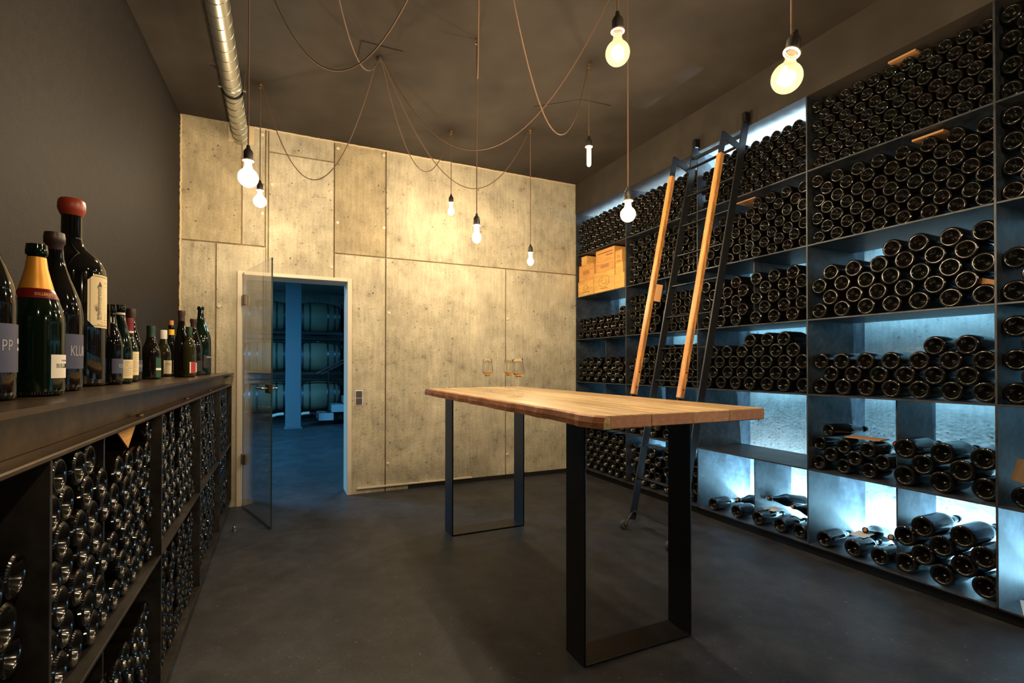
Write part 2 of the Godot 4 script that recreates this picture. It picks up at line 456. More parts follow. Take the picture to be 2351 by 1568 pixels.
func build_back_wall() -> void:
	var g := G.new()
	var f := BACK + 0.012
	g.box(V(-1.3, 0, f + 0.28), V(-0.335, CEIL, f), 0)
	g.box(V(0.62, 0, f + 0.28), V(4.1, CEIL, f), 0)
	g.box(V(-0.335, 2.105, f + 0.28), V(0.62, CEIL, f), 0)
	var w := put(null, "wall_back", g.mesh(), M.concrete_joint)
	struct(w)
	at_of[w] = Vector3.ZERO
	var j := 0.0065
	var t := 3.45
	var polys := [
		[[[-0.85, 0.0], [-0.52 - j, 0.0], [-0.52 - j, 2.36 - j], [-0.85, 2.36 - j]], "concrete"],
		[[[-0.52 + j, 0.0], [-0.345, 0.0], [-0.345, 2.115], [-0.12 - j, 2.115], [-0.12 - j, 2.36 - j], [-0.52 + j, 2.36 - j]], "concrete_c"],
		[[[-0.85, 2.36 + j], [-0.32 - j, 2.36 + j], [-0.32 - j, t], [-0.85, t]], "concrete_b"],
		[[[-0.32 + j, 2.36 + j], [-0.128 - j, 2.36 + j], [-0.128 - j, t], [-0.32 + j, t]], "concrete"],
		[[[-0.128 + j, 2.115], [-0.104 - j, 2.115], [-0.104 - j, t], [-0.128 + j, t]], "concrete_c"],
		[[[-0.104 + j, 2.115], [0.472 - j, 2.115], [0.472 - j, 3.245 - j], [-0.104 + j, 3.245 - j]], "concrete_c"],
		[[[-0.104 + j, 3.245 + j], [0.472 - j, 3.245 + j], [0.472 - j, t], [-0.104 + j, t]], "concrete"],
		[[[0.472 + j, 2.36 + j], [0.967 - j, 2.36 + j], [0.967 - j, t], [0.472 + j, t]], "concrete_b"],
		[[[0.472 + j, 2.115], [0.628, 2.115], [0.628, 0.0], [0.967 - j, 0.0], [0.967 - j, 2.36 - j], [0.472 + j, 2.36 - j]], "concrete_c"],
		[[[0.967 + j, 2.36 + j], [3.3, 2.36 + j], [3.3, t], [0.967 + j, t]], "concrete"],
		[[[0.967 + j, 0.0], [2.302 - j, 0.0], [2.302 - j, 2.36 - j], [0.967 + j, 2.36 - j]], "concrete_c"],
		[[[2.302 + j, 0.0], [3.3, 0.0], [3.3, 2.36 - j], [2.302 + j, 2.36 - j]], "concrete_c"],
	]
	for d in polys:
		var pl := PackedVector2Array()
		for q in d[0]: pl.append(Vector2(q[0], q[1]))
		var pg := G.new()
		var prou := rng.randf_range(-0.0015, 0.0015)
		pg.prism(pl, func(p: Vector2) -> Vector3: return V(p.x, p.y, BACK + prou), Vector3(0, 0, -0.0135))
		put(w, "concrete_panel", pg.mesh(), M[d[1]])
	# plugged tie holes
	var plug := lathed([Vector2(0.0001, 0.006), Vector2(0.013, 0.006), Vector2(0.016, 0.004), Vector2(0.0165, -0.004)], 18)
	for p in [[-0.154, 3.396], [0.504, 3.39], [0.944, 3.401], [-0.075, 2.947], [0.44, 2.952], [0.503, 2.661], [0.946, 2.663], [-0.154, 2.665], [-0.075, 2.222], [0.448, 2.223],
			[-0.495, 1.793], [1.001, 1.8], [2.325, 1.795], [1.535, 2.389], [2.325, 0.269], [0.992, 0.276]]:
		put(w, "tie_hole_plug", plug, M.plug, V(p[0], p[1], BACK - 0.001), along(Vector3(0, 0, 1)))
	box(w, "patch_panel", -0.43, -0.222, 3.285, 3.45, BACK - 0.006, BACK + 0.002, M.mortar, 0.002)
	# rough mortar along the joint with ceiling and left wall
	var nz := noise(77, 7.0, 3)
	for run in [[V(-0.22, 3.447, BACK), V(3.22, 3.447, BACK), 150], [V(-0.787, 1.2, BACK), V(-0.787, 3.44, BACK), 110]]:
		var mg := G.new()
		var pts := []
		for i in run[2] + 1:
			var p: Vector3 = run[0].lerp(run[1], float(i) / run[2])
			pts.append(p + Vector3(nz.get_noise_1d(i * 0.9) * 0.006, nz.get_noise_1d(i * 0.9 + 50) * 0.009, 0.002 + nz.get_noise_1d(i + 90) * 0.003))
		mg.tube(pts, 0.009, 6)
		put(w, "mortar_bead", mg.mesh(), M.mortar)
	struct(box(null, "baseboard_back", 1.2, RACK, 0.0, 0.045, BACK - 0.012, BACK, M.skirting, 0.002))
	var tr := box(null, "trim_1", 0.69, 1.9, 0.045, 0.062, BACK - 0.022, BACK - 0.002, M.frame_paint, 0.003)
	struct(tr)
	var sw := thing("light_switch", V(0.709, 0.948, BACK - 0.01), "double light switch with shiny rim on concrete right of door", "switch")
	box(sw, "rim", 0.672, 0.746, 0.872, 1.024, BACK - 0.008, BACK, M.switch_rim, 0.004)
	for y in [0.881, 0.951]: box(sw, "rocker", 0.680, 0.738, y, y + 0.064, BACK - 0.013, BACK - 0.004, M.switch_dark, 0.003)

func build_door() -> void:
	var d := Node3D.new()
	d.name = "door_1"
	add_child(d)
	d.position = V(-0.33, 0, BACK)
	at_of[d] = d.position
	struct(d)
	box(d, "frame_jamb", -0.352, -0.312, 0, 2.122, BACK - 0.018, BACK + 0.28, M.frame_paint, 0.003)
	box(d, "frame_jamb", 0.597, 0.638, 0, 2.122, BACK - 0.018, BACK + 0.28, M.frame_paint, 0.003)
	box(d, "frame_head", -0.312, 0.597, 2.088, 2.122, BACK - 0.018, BACK + 0.28, M.frame_paint, 0.003)
	# leaf: a sheet of glass standing open into the room
	var h := Vector2(-0.300, BACK - 0.035)
	var f := Vector2(-0.058, 4.262)
	var dir := (f - h).normalized()
	var yaw := atan2(-dir.y, dir.x)           # about y in world axes
	var b := Basis(Vector3.UP, -atan2(-dir.y, dir.x))
	var len := (f - h).length()
	var mid := (h + f) / 2.0
	put(d, "glass_leaf", box_mesh(Vector3(len, 2.09, 0.010), 0.0006), M.pane, V(mid.x, 1.058, mid.y), b)
	for s in [0, 1]:
		var q: Vector2 = h if s == 0 else f
		put(d, "glass_edge", box_mesh(Vector3(0.0025, 2.09, 0.0104), 0.0004), M.pane_edge, V(q.x, 1.058, q.y), b)
	put(d, "bottom_seal", box_mesh(Vector3(len, 0.008, 0.011), 0.001), M.pane_edge, V(mid.x, 0.012, mid.y), b)
	for y in [1.853, 0.43]:
		var hg := put(d, "hinge", box_mesh(Vector3(0.075, 0.09, 0.03), 0.003), M.bronze, V(h.x + dir.x * 0.03, y, h.y + dir.y * 0.03), b)
		box(hg, "hinge_plate", -0.352, -0.306, y - 0.045, y + 0.045, BACK - 0.026, BACK - 0.016, M.bronze, 0.002)
	var hp := f - dir * 0.07
	var out := Vector3(-b.z.x, 0, -b.z.z)
	var lock := put(d, "lock_case", box_mesh(Vector3(0.09, 0.075, 0.034), 0.004), M.bronze, V(hp.x, 1.088, hp.y), b)
	for s in [-1.0, 1.0]:
		var o: Vector3 = V(hp.x, 1.088, hp.y) + b.z * 0.016 * s
		var lv := put(d, "lever_handle", tubed([o, o + b.z * 0.04 * s, o + b.z * 0.045 * s - b.x * 0.02, o + b.z * 0.045 * s - b.x * 0.11], 0.009, 10), M.chrome)
		at_of[lv] = Vector3.ZERO
	var st := thing("door_stop", V(-0.313, 0, 4.368), "small shiny round door stop on floor beside open glass door", "door stop")
	put(st, "post", lathed([Vector2(0.0001, 0), Vector2(0.02, 0), Vector2(0.02, 0.004), Vector2(0.012, 0.006), Vector2(0.012, 0.028), Vector2(0.009, 0.033), Vector2(0.0001, 0.034)], 18), M.chrome, V(-0.313, 0, 4.368))
	put(st, "rubber_ring", lathed([Vector2(0.012, 0.012), Vector2(0.016, 0.014), Vector2(0.016, 0.022), Vector2(0.012, 0.024)], 18), M.rubber, V(-0.313, 0, 4.368))

func build_cellar() -> void:
	var c0 := BACK + 0.292
	struct(box(null, "ceiling_cellar", -4.2, 6.0, 3.1, 3.3, c0, 14.2, M.concrete_grey, 0))
	struct(box(null, "wall_cellar_far", -4.2, 6.0, 0, 3.1, 13.7, 14.0, M.concrete_grey, 0))
	struct(box(null, "wall_cellar_left", -4.2, -3.9, 0, 3.1, c0, 13.7, M.concrete_grey, 0))
	struct(box(null, "wall_cellar_right", 5.7, 6.0, 0, 3.1, c0, 13.7, M.concrete_grey, 0))
	struct(box(null, "wall_cellar_near", -4.2, -1.3, 0, 3.1, c0 - 0.2, c0, M.concrete_grey, 0))
	struct(box(null, "wall_cellar_side", 4.1, 6.0, 0, 3.1, c0 - 0.2, c0, M.concrete_grey, 0))
	var col := thing("column", V(0.245, 0, 11.0), "blue lit square column standing behind the open doorway", "column")
	box(col, "shaft", 0.10, 0.39, 0.02, 3.1, 10.85, 11.15, M.cellar_column, 0.012)
	box(col, "foot", 0.08, 0.41, 0.0, 0.025, 10.83, 11.17, M.cellar_column, 0.003)
	# barrels, three tiers lying across the view
	var prof := []
	for i in 17:
		var t := i / 16.0
		prof.append(Vector2(0.29 + 0.06 * sin(PI * t), -0.46 + 0.92 * t))
	prof.push_front(Vector2(0.27, -0.46)); prof.push_front(Vector2(0.265, -0.43)); prof.push_front(Vector2(0.0001, -0.43))
	prof.append(Vector2(0.27, 0.46)); prof.append(Vector2(0.265, 0.43)); prof.append(Vector2(0.0001, 0.43))
	var body := lathed(prof, 32)
	var hoops := []
	for y in [-0.44, -0.34, -0.19, 0.19, 0.34, 0.44]:
		var r0: float = 0.29 + 0.06 * sin(PI * (y - 0.018 + 0.46) / 0.92) + 0.003
		var r1: float = 0.29 + 0.06 * sin(PI * (y + 0.018 + 0.46) / 0.92) + 0.003
		hoops.append(lathed([Vector2(r0 - 0.003, y - 0.018), Vector2(r0, y - 0.018), Vector2(r1, y + 0.018), Vector2(r1 - 0.003, y + 0.018)], 32))
	var tiers := ["bottom", "middle", "top"]
	var places := ["behind the glass door leaf", "between column and handrail", "behind the handrail beside door jamb"]
	for r in 3:
		for k in 3:
			var p := V(-0.26 + 1.06 * k, 0.56 + 0.905 * r, 12.35)
			var bb := thing("wine_barrel", p, "oak barrel in %s tier of cellar rack, %s" % [tiers[r], places[k]], "barrel", "barrels in the cellar")
			put(bb, "cask", body, M.oak, p, along(Vector3.RIGHT))
			for hm in hoops: put(bb, "hoop", hm, M.hoop, p, along(Vector3.RIGHT))
			put(bb, "bung", lathed([Vector2(0.0001, 0.365), Vector2(0.03, 0.36), Vector2(0.035, 0.34)], 12), M.cork, p)
	var rk := thing("barrel_rack", V(0.7, 0, 12.3), "dark steel rack carrying barrels in three tiers in the cellar", "rack")
	for x in [-0.80, 0.26, 1.32]:
		for z in [12.0, 12.68]: box(rk, "post", x + 0.01, x + 0.07, 0, 2.75, z, z + 0.05, M.ladder_steel, 0.003)
	for r in 3:
		for z in [12.02, 12.62]:
			box(rk, "beam", -1.0, 2.2, 0.15 + 0.905 * r, 0.215 + 0.905 * r, z, z + 0.06, M.ladder_steel, 0.003)
			if r > 0: box(rk, "beam", -1.0, 2.2, 0.03 + 0.905 * r, 0.06 + 0.905 * r, z, z + 0.06, M.ladder_steel, 0.003)
	for x in [-0.02, 0.50]:
		put(rk, "valve", tubed([V(x - 0.14, 0.16, 11.99), V(x - 0.02, 0.20, 11.95), V(x + 0.10, 0.21, 11.92)], 0.035, 10), M.paper)
	# stairs rising to the right
	var sr := thing("staircase", V(1.2, 0, 11.5), "short pale staircase rising to the right in blue cellar", "stairs")
	for k in 6:
		var x := 0.74 + 0.26 * k
		box(sr, "step", x, x + 0.30, 0.17 * k + 0.10, 0.17 * k + 0.25, 11.2, 11.88, M.cellar_step, 0.004)
		if k < 5: box(sr, "riser_block", x + 0.02, x + 0.29, maxf(0.0, 0.17 * k - 0.07), 0.17 * k + 0.10, 11.28, 11.85, M.black_steel, 0.003)
	for q in [[0.0, 0.0], [0.10, 0.07]]:
		put(sr, "handrail", tubed([V(0.70 + q[0], 1.10 - q[0] * 0.15, 11.25 + q[1]), V(2.2 + q[0], 1.92 - q[0] * 0.15, 11.25 + q[1])], 0.016, 8), M.chrome)
	for x in [0.94, 1.6]:
		put(sr, "handrail_post", tubed([V(x, (x - 0.74) / 0.26 * 0.17 + 0.1, 11.28), V(x, 1.10 + (x - 0.70) * 0.547, 11.28)], 0.014, 8), M.ladder_steel)
	# the cellar's blue light
	for p in [[-2.6, 8.2], [2.4, 8.6]]:
		var lt := thing("cellar_light", V(p[0], 3.08, p[1]), "blue strip light on the cellar ceiling %s the doorway" % ("left of" if p[0] < 0 else "right of"), "lamp")
		box(lt, "housing", p[0] - 0.06, p[0] + 0.06, 3.06, 3.1, p[1] - 0.75, p[1] + 0.75, M.frame_paint, 0.004)
		box(lt, "light_panel", p[0] - 0.05, p[0] + 0.05, 3.052, 3.062, p[1] - 0.72, p[1] + 0.72, M.led_blue, 0.002)
		area(V(p[0], 3.045, p[1]), Vector3(0, -1, 0), Vector3(0, 0, 1), Vector2(0.1, 1.44), Color(0.33, 0.70, 0.93), 50.0 if p[0] < 0 else 9.0, "cellar_area_light")

func build_rack() -> void:
	var o := thing("wine_rack", V(3.5, 0, 2.7), "tall dark steel wine rack with square cells along right wall", "rack")
	box(o, "plinth", RACK + 0.035, 3.742, 0.0, LEV[0] - 0.01, -0.75, BACK, M.black_steel, 0.001)
	var zs := BAYS.duplicate()
	zs.append(-0.72)
	for z in zs:
		var zz: float = minf(z, BACK - 0.006)
		box(o, "upright", RACK, RWALL - 0.001, LEV[0] - 0.005, 3.093, zz - 0.005, zz + 0.005, M.rack_steel, 0.001)
	for b in 6:
		for k in 6:
			box(o, "shelf", RACK + 0.001, 3.742, LEV[k] - 0.010, LEV[k], zs[b + 1] + 0.005, minf(zs[b], BACK - 0.006) - 0.005, M.rack_steel, 0.001)
	for hd in [[0, 3], [0, 4], [1, 2], [1, 4], [1, 5], [2, 2], [2, 5], [3, 4], [3, 5]]:
		var z: float = (zs[hd[0]] + zs[hd[0] + 1]) / 2.0
		var k: int = 5 - hd[1]
		box(o, "half_divider", RACK + 0.09, 3.735, LEV[k], LEV[k + 1] - 0.0105, z - 0.004, z + 0.004, M.rack_steel, 0.001)
	for b in 5:
		var z0: float = zs[b + 1] + 0.02
		var z1: float = minf(zs[b], BACK - 0.006) - 0.02
		var st := thing("led_strip", V(3.805, 0.003, (z0 + z1) / 2), "cool white light strips at rear wall behind %s rack bay" % ORD[b], "light strip")
		box(st, "profile", 3.79, 3.82, 0.003, 0.015, z0, z1, M.galvanised, 0.001)
		box(st, "led_cover", 3.794, 3.816, 0.015, 0.019, z0, z1, M.led, 0.001)
		area(V(3.805, 0.021, (z0 + z1) / 2), Vector3(0, 1, 0), Vector3(0, 0, 1), Vector2(0.02, z1 - z0), Color(0.60, 0.855, 1.0), 11.0, "led_area_light")
		for k in [2, 3, 4]:
			box(st, "led_cover", 3.7425, 3.7455, LEV[k] - 0.009, LEV[k] - 0.001, z0, z1, M.led, 0.0008)
			area(V(3.7475, LEV[k] - 0.005, (z0 + z1) / 2), Vector3(1, 0, 0), Vector3(0, 1, 0), Vector2(z1 - z0, 0.008), Color(0.557, 0.843, 1.0), 0.13, "led_area_light")
		if b < 3:
			box(st, "profile", 3.79, 3.82, 2.586, 2.592, z0, z1, M.galvanised, 0.001)
			box(st, "led_cover", 3.794, 3.816, 2.592, 2.595, z0, z1, M.led, 0.0008)
			area(V(3.805, 2.597, (z0 + z1) / 2), Vector3(0, 1, 0), Vector3(0, 0, 1), Vector2(0.02, z1 - z0), Color(0.70, 0.87, 1.0), [18.0, 11.0, 70.0][b], "led_area_light")

func build_cabinet() -> void:
	var o := thing("wine_cabinet", V(-0.6, 0, 2.7), "low dark steel bottle cabinet under the counter along left wall", "cabinet")
	var zs := BAYS.duplicate()
	zs.append(-0.72)
	box(o, "plinth", -0.77, CABF - 0.03, 0, LEV[0] - 0.01, -0.72, BACK - 0.012, M.black_steel, 0.001)
	box(o, "back_panel", -0.79, -0.782, LEV[0], 1.09, -0.72, BACK - 0.012, M.black_steel, 0.001)
	for z in zs:
		var zz: float = minf(z, BACK - 0.025)
		box(o, "upright", -0.78, CABF, LEV[0], 1.0895, zz - 0.005, zz + 0.005, M.cabinet_steel, 0.001)
	for b in 6:
		for k in 2: box(o, "shelf", -0.78, CABF - 0.001, LEV[k] - 0.010, LEV[k], zs[b + 1] + 0.005, minf(zs[b], BACK - 0.025) - 0.005, M.cabinet_steel, 0.001)
	for b in 5:
		var z: float = (zs[b] + zs[b + 1]) / 2.0
		for k in 2: box(o, "half_divider", -0.78, CABF - 0.045, LEV[k], (LEV[k + 1] - 0.0105) if k == 0 else 1.0895, z - 0.004, z + 0.004, M.cabinet_steel, 0.001)
	var c := thing("counter_top", V(-0.6, 1.1, 2.7), "long brown steel counter with channel edge above the bottle cabinet", "counter")
	box(c, "lower_flange", -0.78, CABF + 0.004, 1.09, 1.102, -0.72, BACK - 0.012, M.counter_steel, 0.003)
	box(c, "web", CABF - 0.06, CABF - 0.048, 1.102, 1.188, -0.72, BACK - 0.09, M.counter_steel, 0.001)
	var g := G.new()
	g.prism(PackedVector2Array([Vector2(CABF + 0.018, BACK - 0.012), Vector2(CABF + 0.018, -0.72), Vector2(-0.975, -0.72), Vector2(-0.79, BACK - 0.012)]), func(p: Vector2) -> Vector3: return V(p.x, 1.2, p.y), Vector3(0, -0.012, 0))
	put(c, "top_plate", g.mesh(), M.counter_steel)
	put(c, "bolt", lathed([Vector2(0.011, 0), Vector2(0.011, 0.005), Vector2(0.008, 0.008), Vector2(0.0001, 0.0085)], 10), M.counter_steel, V(CABF - 0.03, 1.102, 1.04))
	for z in [1.04, 2.0, 2.9, 3.8]:
		put(c, "bolt", lathed([Vector2(0.011, 0), Vector2(0.011, 0.005), Vector2(0.008, 0.008), Vector2(0.0001, 0.0085)], 10), M.counter_steel, V(CABF - 0.028, 1.102, z))

func build_table() -> void:
	var o := thing("bar_table", V(1.42, 0, 2.6), "tall live edge oak table on black flat steel frames", "table")
	var edges := [1.015, 1.231, 1.432, 1.626, 1.829]
	var nz := noise(5, 1.7, 3)
	for k in 4:
		if k > 0:
			var bd := box(o, "table_board", edges[k] + 0.0006, edges[k + 1] - 0.0006, 1.047, 1.094, 1.432, 3.735 + [0, 0.0, 0.03, 0.045][k], M["board_%d" % k], 0.0025)
			box(bd, "end_grain", edges[k] + 0.003, edges[k + 1] - 0.003, 1.0495, 1.0915, 1.4305, 1.4325, M["end_grain_b"] if k == 2 else M.end_grain, 0.0003)
			continue
		# the first board keeps its wavy, bevelled bark edge
		var g := G.new()
		var bark := G.new()
		var rows := []
		var n := 60
		for i in n + 1:
			var t := float(i) / n
			var z := lerpf(1.432, 3.72, t)
			var wv := nz.get_noise_1d(z * 2.0) * 0.012 + nz.get_noise_1d(z * 9.0 + 40) * 0.004
			var w2 := nz.get_noise_1d(z * 3.0 + 90) * 0.010 + nz.get_noise_1d(z * 14.0 + 7) * 0.005
			var corner := 0.0 if i > 0 else 0.022
			rows.append([V(edges[1] - 0.0006, 1.094, z), V(1.012 + wv + corner, 1.094, z), V(1.004 + wv + w2 * 0.3 + corner, 1.088, z), V(0.999 + wv + w2 * 0.6 + corner, 1.068, z), V(1.001 + wv + w2 + corner, 1.047, z), V(edges[1] - 0.0006, 1.047, z)])
		for i in n:
			for q in 5:
				var m: Vector3 = (rows[i + 1][q] - rows[i][q]).cross(rows[i][q + 1] - rows[i][q]).normalized()
				if m.dot(Vector3([0, -1, -1, -1, 0][q], [1, 0.3, 0, -0.3, -1][q], 0)) < 0: m = -m
				(g if q == 0 or q == 4 else bark).quad(rows[i][q], rows[i + 1][q], rows[i + 1][q + 1], rows[i][q + 1], m)
		for e in [[0, Vector3(0, 0, 1)], [n, Vector3(0, 0, -1)]]:
			for q in range(1, 5): g.tri(rows[e[0]][0], rows[e[0]][q], rows[e[0]][q + 1], e[1], e[1], e[1])
		var b0 := put(o, "table_board", g.mesh(), M.board_0)
		at_of[b0] = Vector3.ZERO
		put(b0, "live_edge", bark.mesh(), M.live_edge)
		box(b0, "end_grain", 1.05, edges[1] - 0.003, 1.050, 1.0915, 1.4305, 1.4325, M.end_grain, 0.0003)
	for zz in [[1.768, 1.915], [3.535, 3.71]]:
		var fr := put(o, "leg_frame", box_mesh(Vector3(0.60, 0.008, zz[1] - zz[0]), 0.001), M.black_steel, V(1.461, 1.042, (zz[0] + zz[1]) / 2))
		box(fr, "leg", 1.161, 1.171, 0.0, 1.038, zz[0], zz[1], M.black_steel, 0.002)
		box(fr, "leg", 1.750, 1.760, 0.0, 1.038, zz[0], zz[1], M.black_steel, 0.002)
		box(fr, "foot_bar", 1.171, 1.750, 0.0, 0.010, zz[0], zz[1], M.black_steel, 0.002)
		for x in [1.166, 1.755]: put(fr, "levelling_screw", lathed([Vector2(0.012, 0.0), Vector2(0.012, 0.012), Vector2(0.006, 0.016), Vector2(0.0001, 0.016)], 12), M.chrome, V(x + 0.03, 0.010, zz[1] - 0.03))

func ladder_x(y: float) -> float:
	return 2.5 + 0.7 * y / 3.15

func build_ladder() -> void:
	var o := thing("library_ladder", V(2.6, 0, 2.9), "dark steel rolling ladder with wooden handrails leaning on rack", "ladder")
	var lean := Vector3(0.7, 3.15, 0).normalized()
	var nrm := Vector3(-lean.y, lean.x, 0)
	var b := Basis(Vector3(lean.y, -lean.x, 0), lean, Vector3(0, 0, 1))
	var zl := [3.15, 2.65]
	for s in 2:
		var z: float = zl[s]
		var y0 := 0.06
		var y1 := 3.12
		var a := V(ladder_x(y0), y0, z)
		var c := V(ladder_x(y1), y1, z)
		put(o, "side_rail", box_mesh(Vector3(0.065, (c - a).length(), 0.012), 0.002), M.ladder_steel, (a + c) / 2.0, b)
		# top shoe that rests on the soffit
		put(o, "top_shoe", box_mesh(Vector3(0.05, 0.075, 0.035), 0.004), M.black_steel, V(3.192, 3.15, z))
		# wheel
		var w := put(o, "wheel", lathed([Vector2(0.0001, -0.012), Vector2(0.026, -0.012), Vector2(0.033, -0.008), Vector2(0.035, 0), Vector2(0.033, 0.008), Vector2(0.026, 0.012), Vector2(0.0001, 0.012)], 24), M.rubber, V(2.425, 0.0355, z - 0.012), along(Vector3(0, 0, 1)))
		at_of[w] = V(2.425, 0.0355, z - 0.012)
		put(o, "wheel_fork", tubed([V(2.425, 0.0355, z - 0.03), V(2.46, 0.07, z - 0.02), V(2.53, 0.13, z)], 0.008, 8), M.ladder_steel)
		put(w, "hub", lathed([Vector2(0.0001, -0.018), Vector2(0.010, -0.018), Vector2(0.012, -0.012), Vector2(0.012, 0.012), Vector2(0.010, 0.018), Vector2(0.0001, 0.018)], 14), M.galvanised, V(2.425, 0.0355, z - 0.012), along(Vector3(0, 0, 1)))
		# wooden handrail held off the ladder by steel brackets
		var h0 := V(ladder_x(1.04) - 0.2, 1.04, z)
		var h1 := V(ladder_x(2.83) - 0.2, 2.83, z)
		var hr := put(o, "wooden_handrail", box_mesh(Vector3(0.042, (h1 - h0).length(), 0.045), 0.006), M.handrail_wood, (h0 + h1) / 2.0, b)
		at_of[hr] = (h0 + h1) / 2.0
		for y in [1.10, 1.22]:
			var q := V(ladder_x(y) - 0.2, y, z - 0.024)
			var sc := put(o, "screw", lathed([Vector2(0.0001, 0.002), Vector2(0.006, 0.001), Vector2(0.007, -0.002)], 10), M.black_steel, q + Vector3(0, 0, 0.0), along(Vector3(0, 0, 1)))
		var top := V(ladder_x(2.99) - 0.2, 2.99, z)
		put(o, "bracket", box_mesh(Vector3(0.05, 0.17, 0.010), 0.002), M.ladder_steel, (h1 + top) / 2.0, b)
		var a2 := V(ladder_x(2.98) - 0.2, 2.975, z)
		var c2 := V(ladder_x(2.90), 2.90, z)
		put(o, "bracket", box_mesh(Vector3(0.055, (c2 - a2).length() + 0.03, 0.010), 0.002), M.ladder_steel, (a2 + c2) / 2.0, along(c2 - a2))
		var lo := V(ladder_x(0.93) - 0.2, 0.93, z)
		put(o, "bracket", box_mesh(Vector3(0.04, 0.13, 0.010), 0.002), M.ladder_steel, (h0 + lo) / 2.0, b)
		put(o, "bracket", box_mesh(Vector3(0.05, 0.20, 0.010), 0.002), M.ladder_steel, V(ladder_x(0.95) - 0.10, 0.94, z), along(Vector3(1, 0.12, 0)))
	for k in 12:
		var y := 0.13 + 0.2555 * k
		put(o, "rung", box_mesh(Vector3(0.035, 0.008, 0.488), 0.001), M.ladder_steel, V(ladder_x(y), y, 2.9))
	put(o, "top_bar", box_mesh(Vector3(0.03, 0.02, 0.488), 0.002), M.ladder_steel, V(ladder_x(3.02), 3.02, 2.9))

func build_duct() -> void:
	var o := thing("ventilation_duct", V(-0.33, 3.322, 4.0), "galvanised spiral ventilation duct under the dark ceiling", "duct")
	var r := 0.064
	var c := V(-0.33, 3.322, 0)
	var zs := [BACK - 0.004, 4.18, -2.2]
	for s in 2:
		var rr: float = r - 0.002 * (1 - s)
		var pr := []
		var z: float = zs[s]
		while z > zs[s + 1]:
			pr.append(Vector2(rr, z)); z -= 0.09
		pr.append(Vector2(rr, zs[s + 1]))
		var g := G.new()
		g.lathe(pr, 36)
		put(o, "pipe", g.mesh(), M.galvanised, Vector3(c.x, c.y, 0), along(Vector3(0, 0, -1)))
	# the raised seam that winds round the pipe
	var pts := []
	var n := 0
	var zz := 5.09
	while zz > 1.6:
		var a := n * TAU / 20.0
		pts.append(Vector3(c.x + cos(a) * (r + 0.0005), c.y + sin(a) * (r + 0.0005), -zz))
		zz -= 0.115 / 20.0
		n += 1
	put(o, "spiral_seam", tubed(pts, 0.0028, 5), M.galvanised)
	put(o, "collar", lathed([Vector2(r, -0.02), Vector2(r + 0.006, -0.015), Vector2(r + 0.006, 0.015), Vector2(r, 0.02)], 32), M.galvanised, V(-0.33, 3.322, 4.14), along(Vector3(0, 0, 1)))
	var cl := put(o, "clamp", lathed([Vector2(r, -0.008), Vector2(r + 0.009, -0.008), Vector2(r + 0.009, 0.008), Vector2(r, 0.008)], 32), M.black_steel, V(-0.33, 3.322, 4.22), along(Vector3(0, 0, 1)))
	at_of[cl] = V(-0.33, 3.322, 4.22)
	for x in [-0.41, -0.25]:
		box(cl, "clamp_ear", x - 0.012, x + 0.012, 3.335, 3.352, 4.212, 4.228, M.galvanised, 0.002)
		put(o, "hanger_rod", tubed([V(x, 3.34, 4.22), V(x, CEIL, 4.22)], 0.004, 6), M.galvanised)

func swag(a: Vector2, b: Vector2, sag: float) -> Array:
	var pts := []
	for i in 41:
		var t := i / 40.0
		pts.append(V(lerpf(a.x, b.x, t), CEIL - 0.006 - sag * 4.0 * t * (1.0 - t), lerpf(a.y, b.y, t)))
	return pts

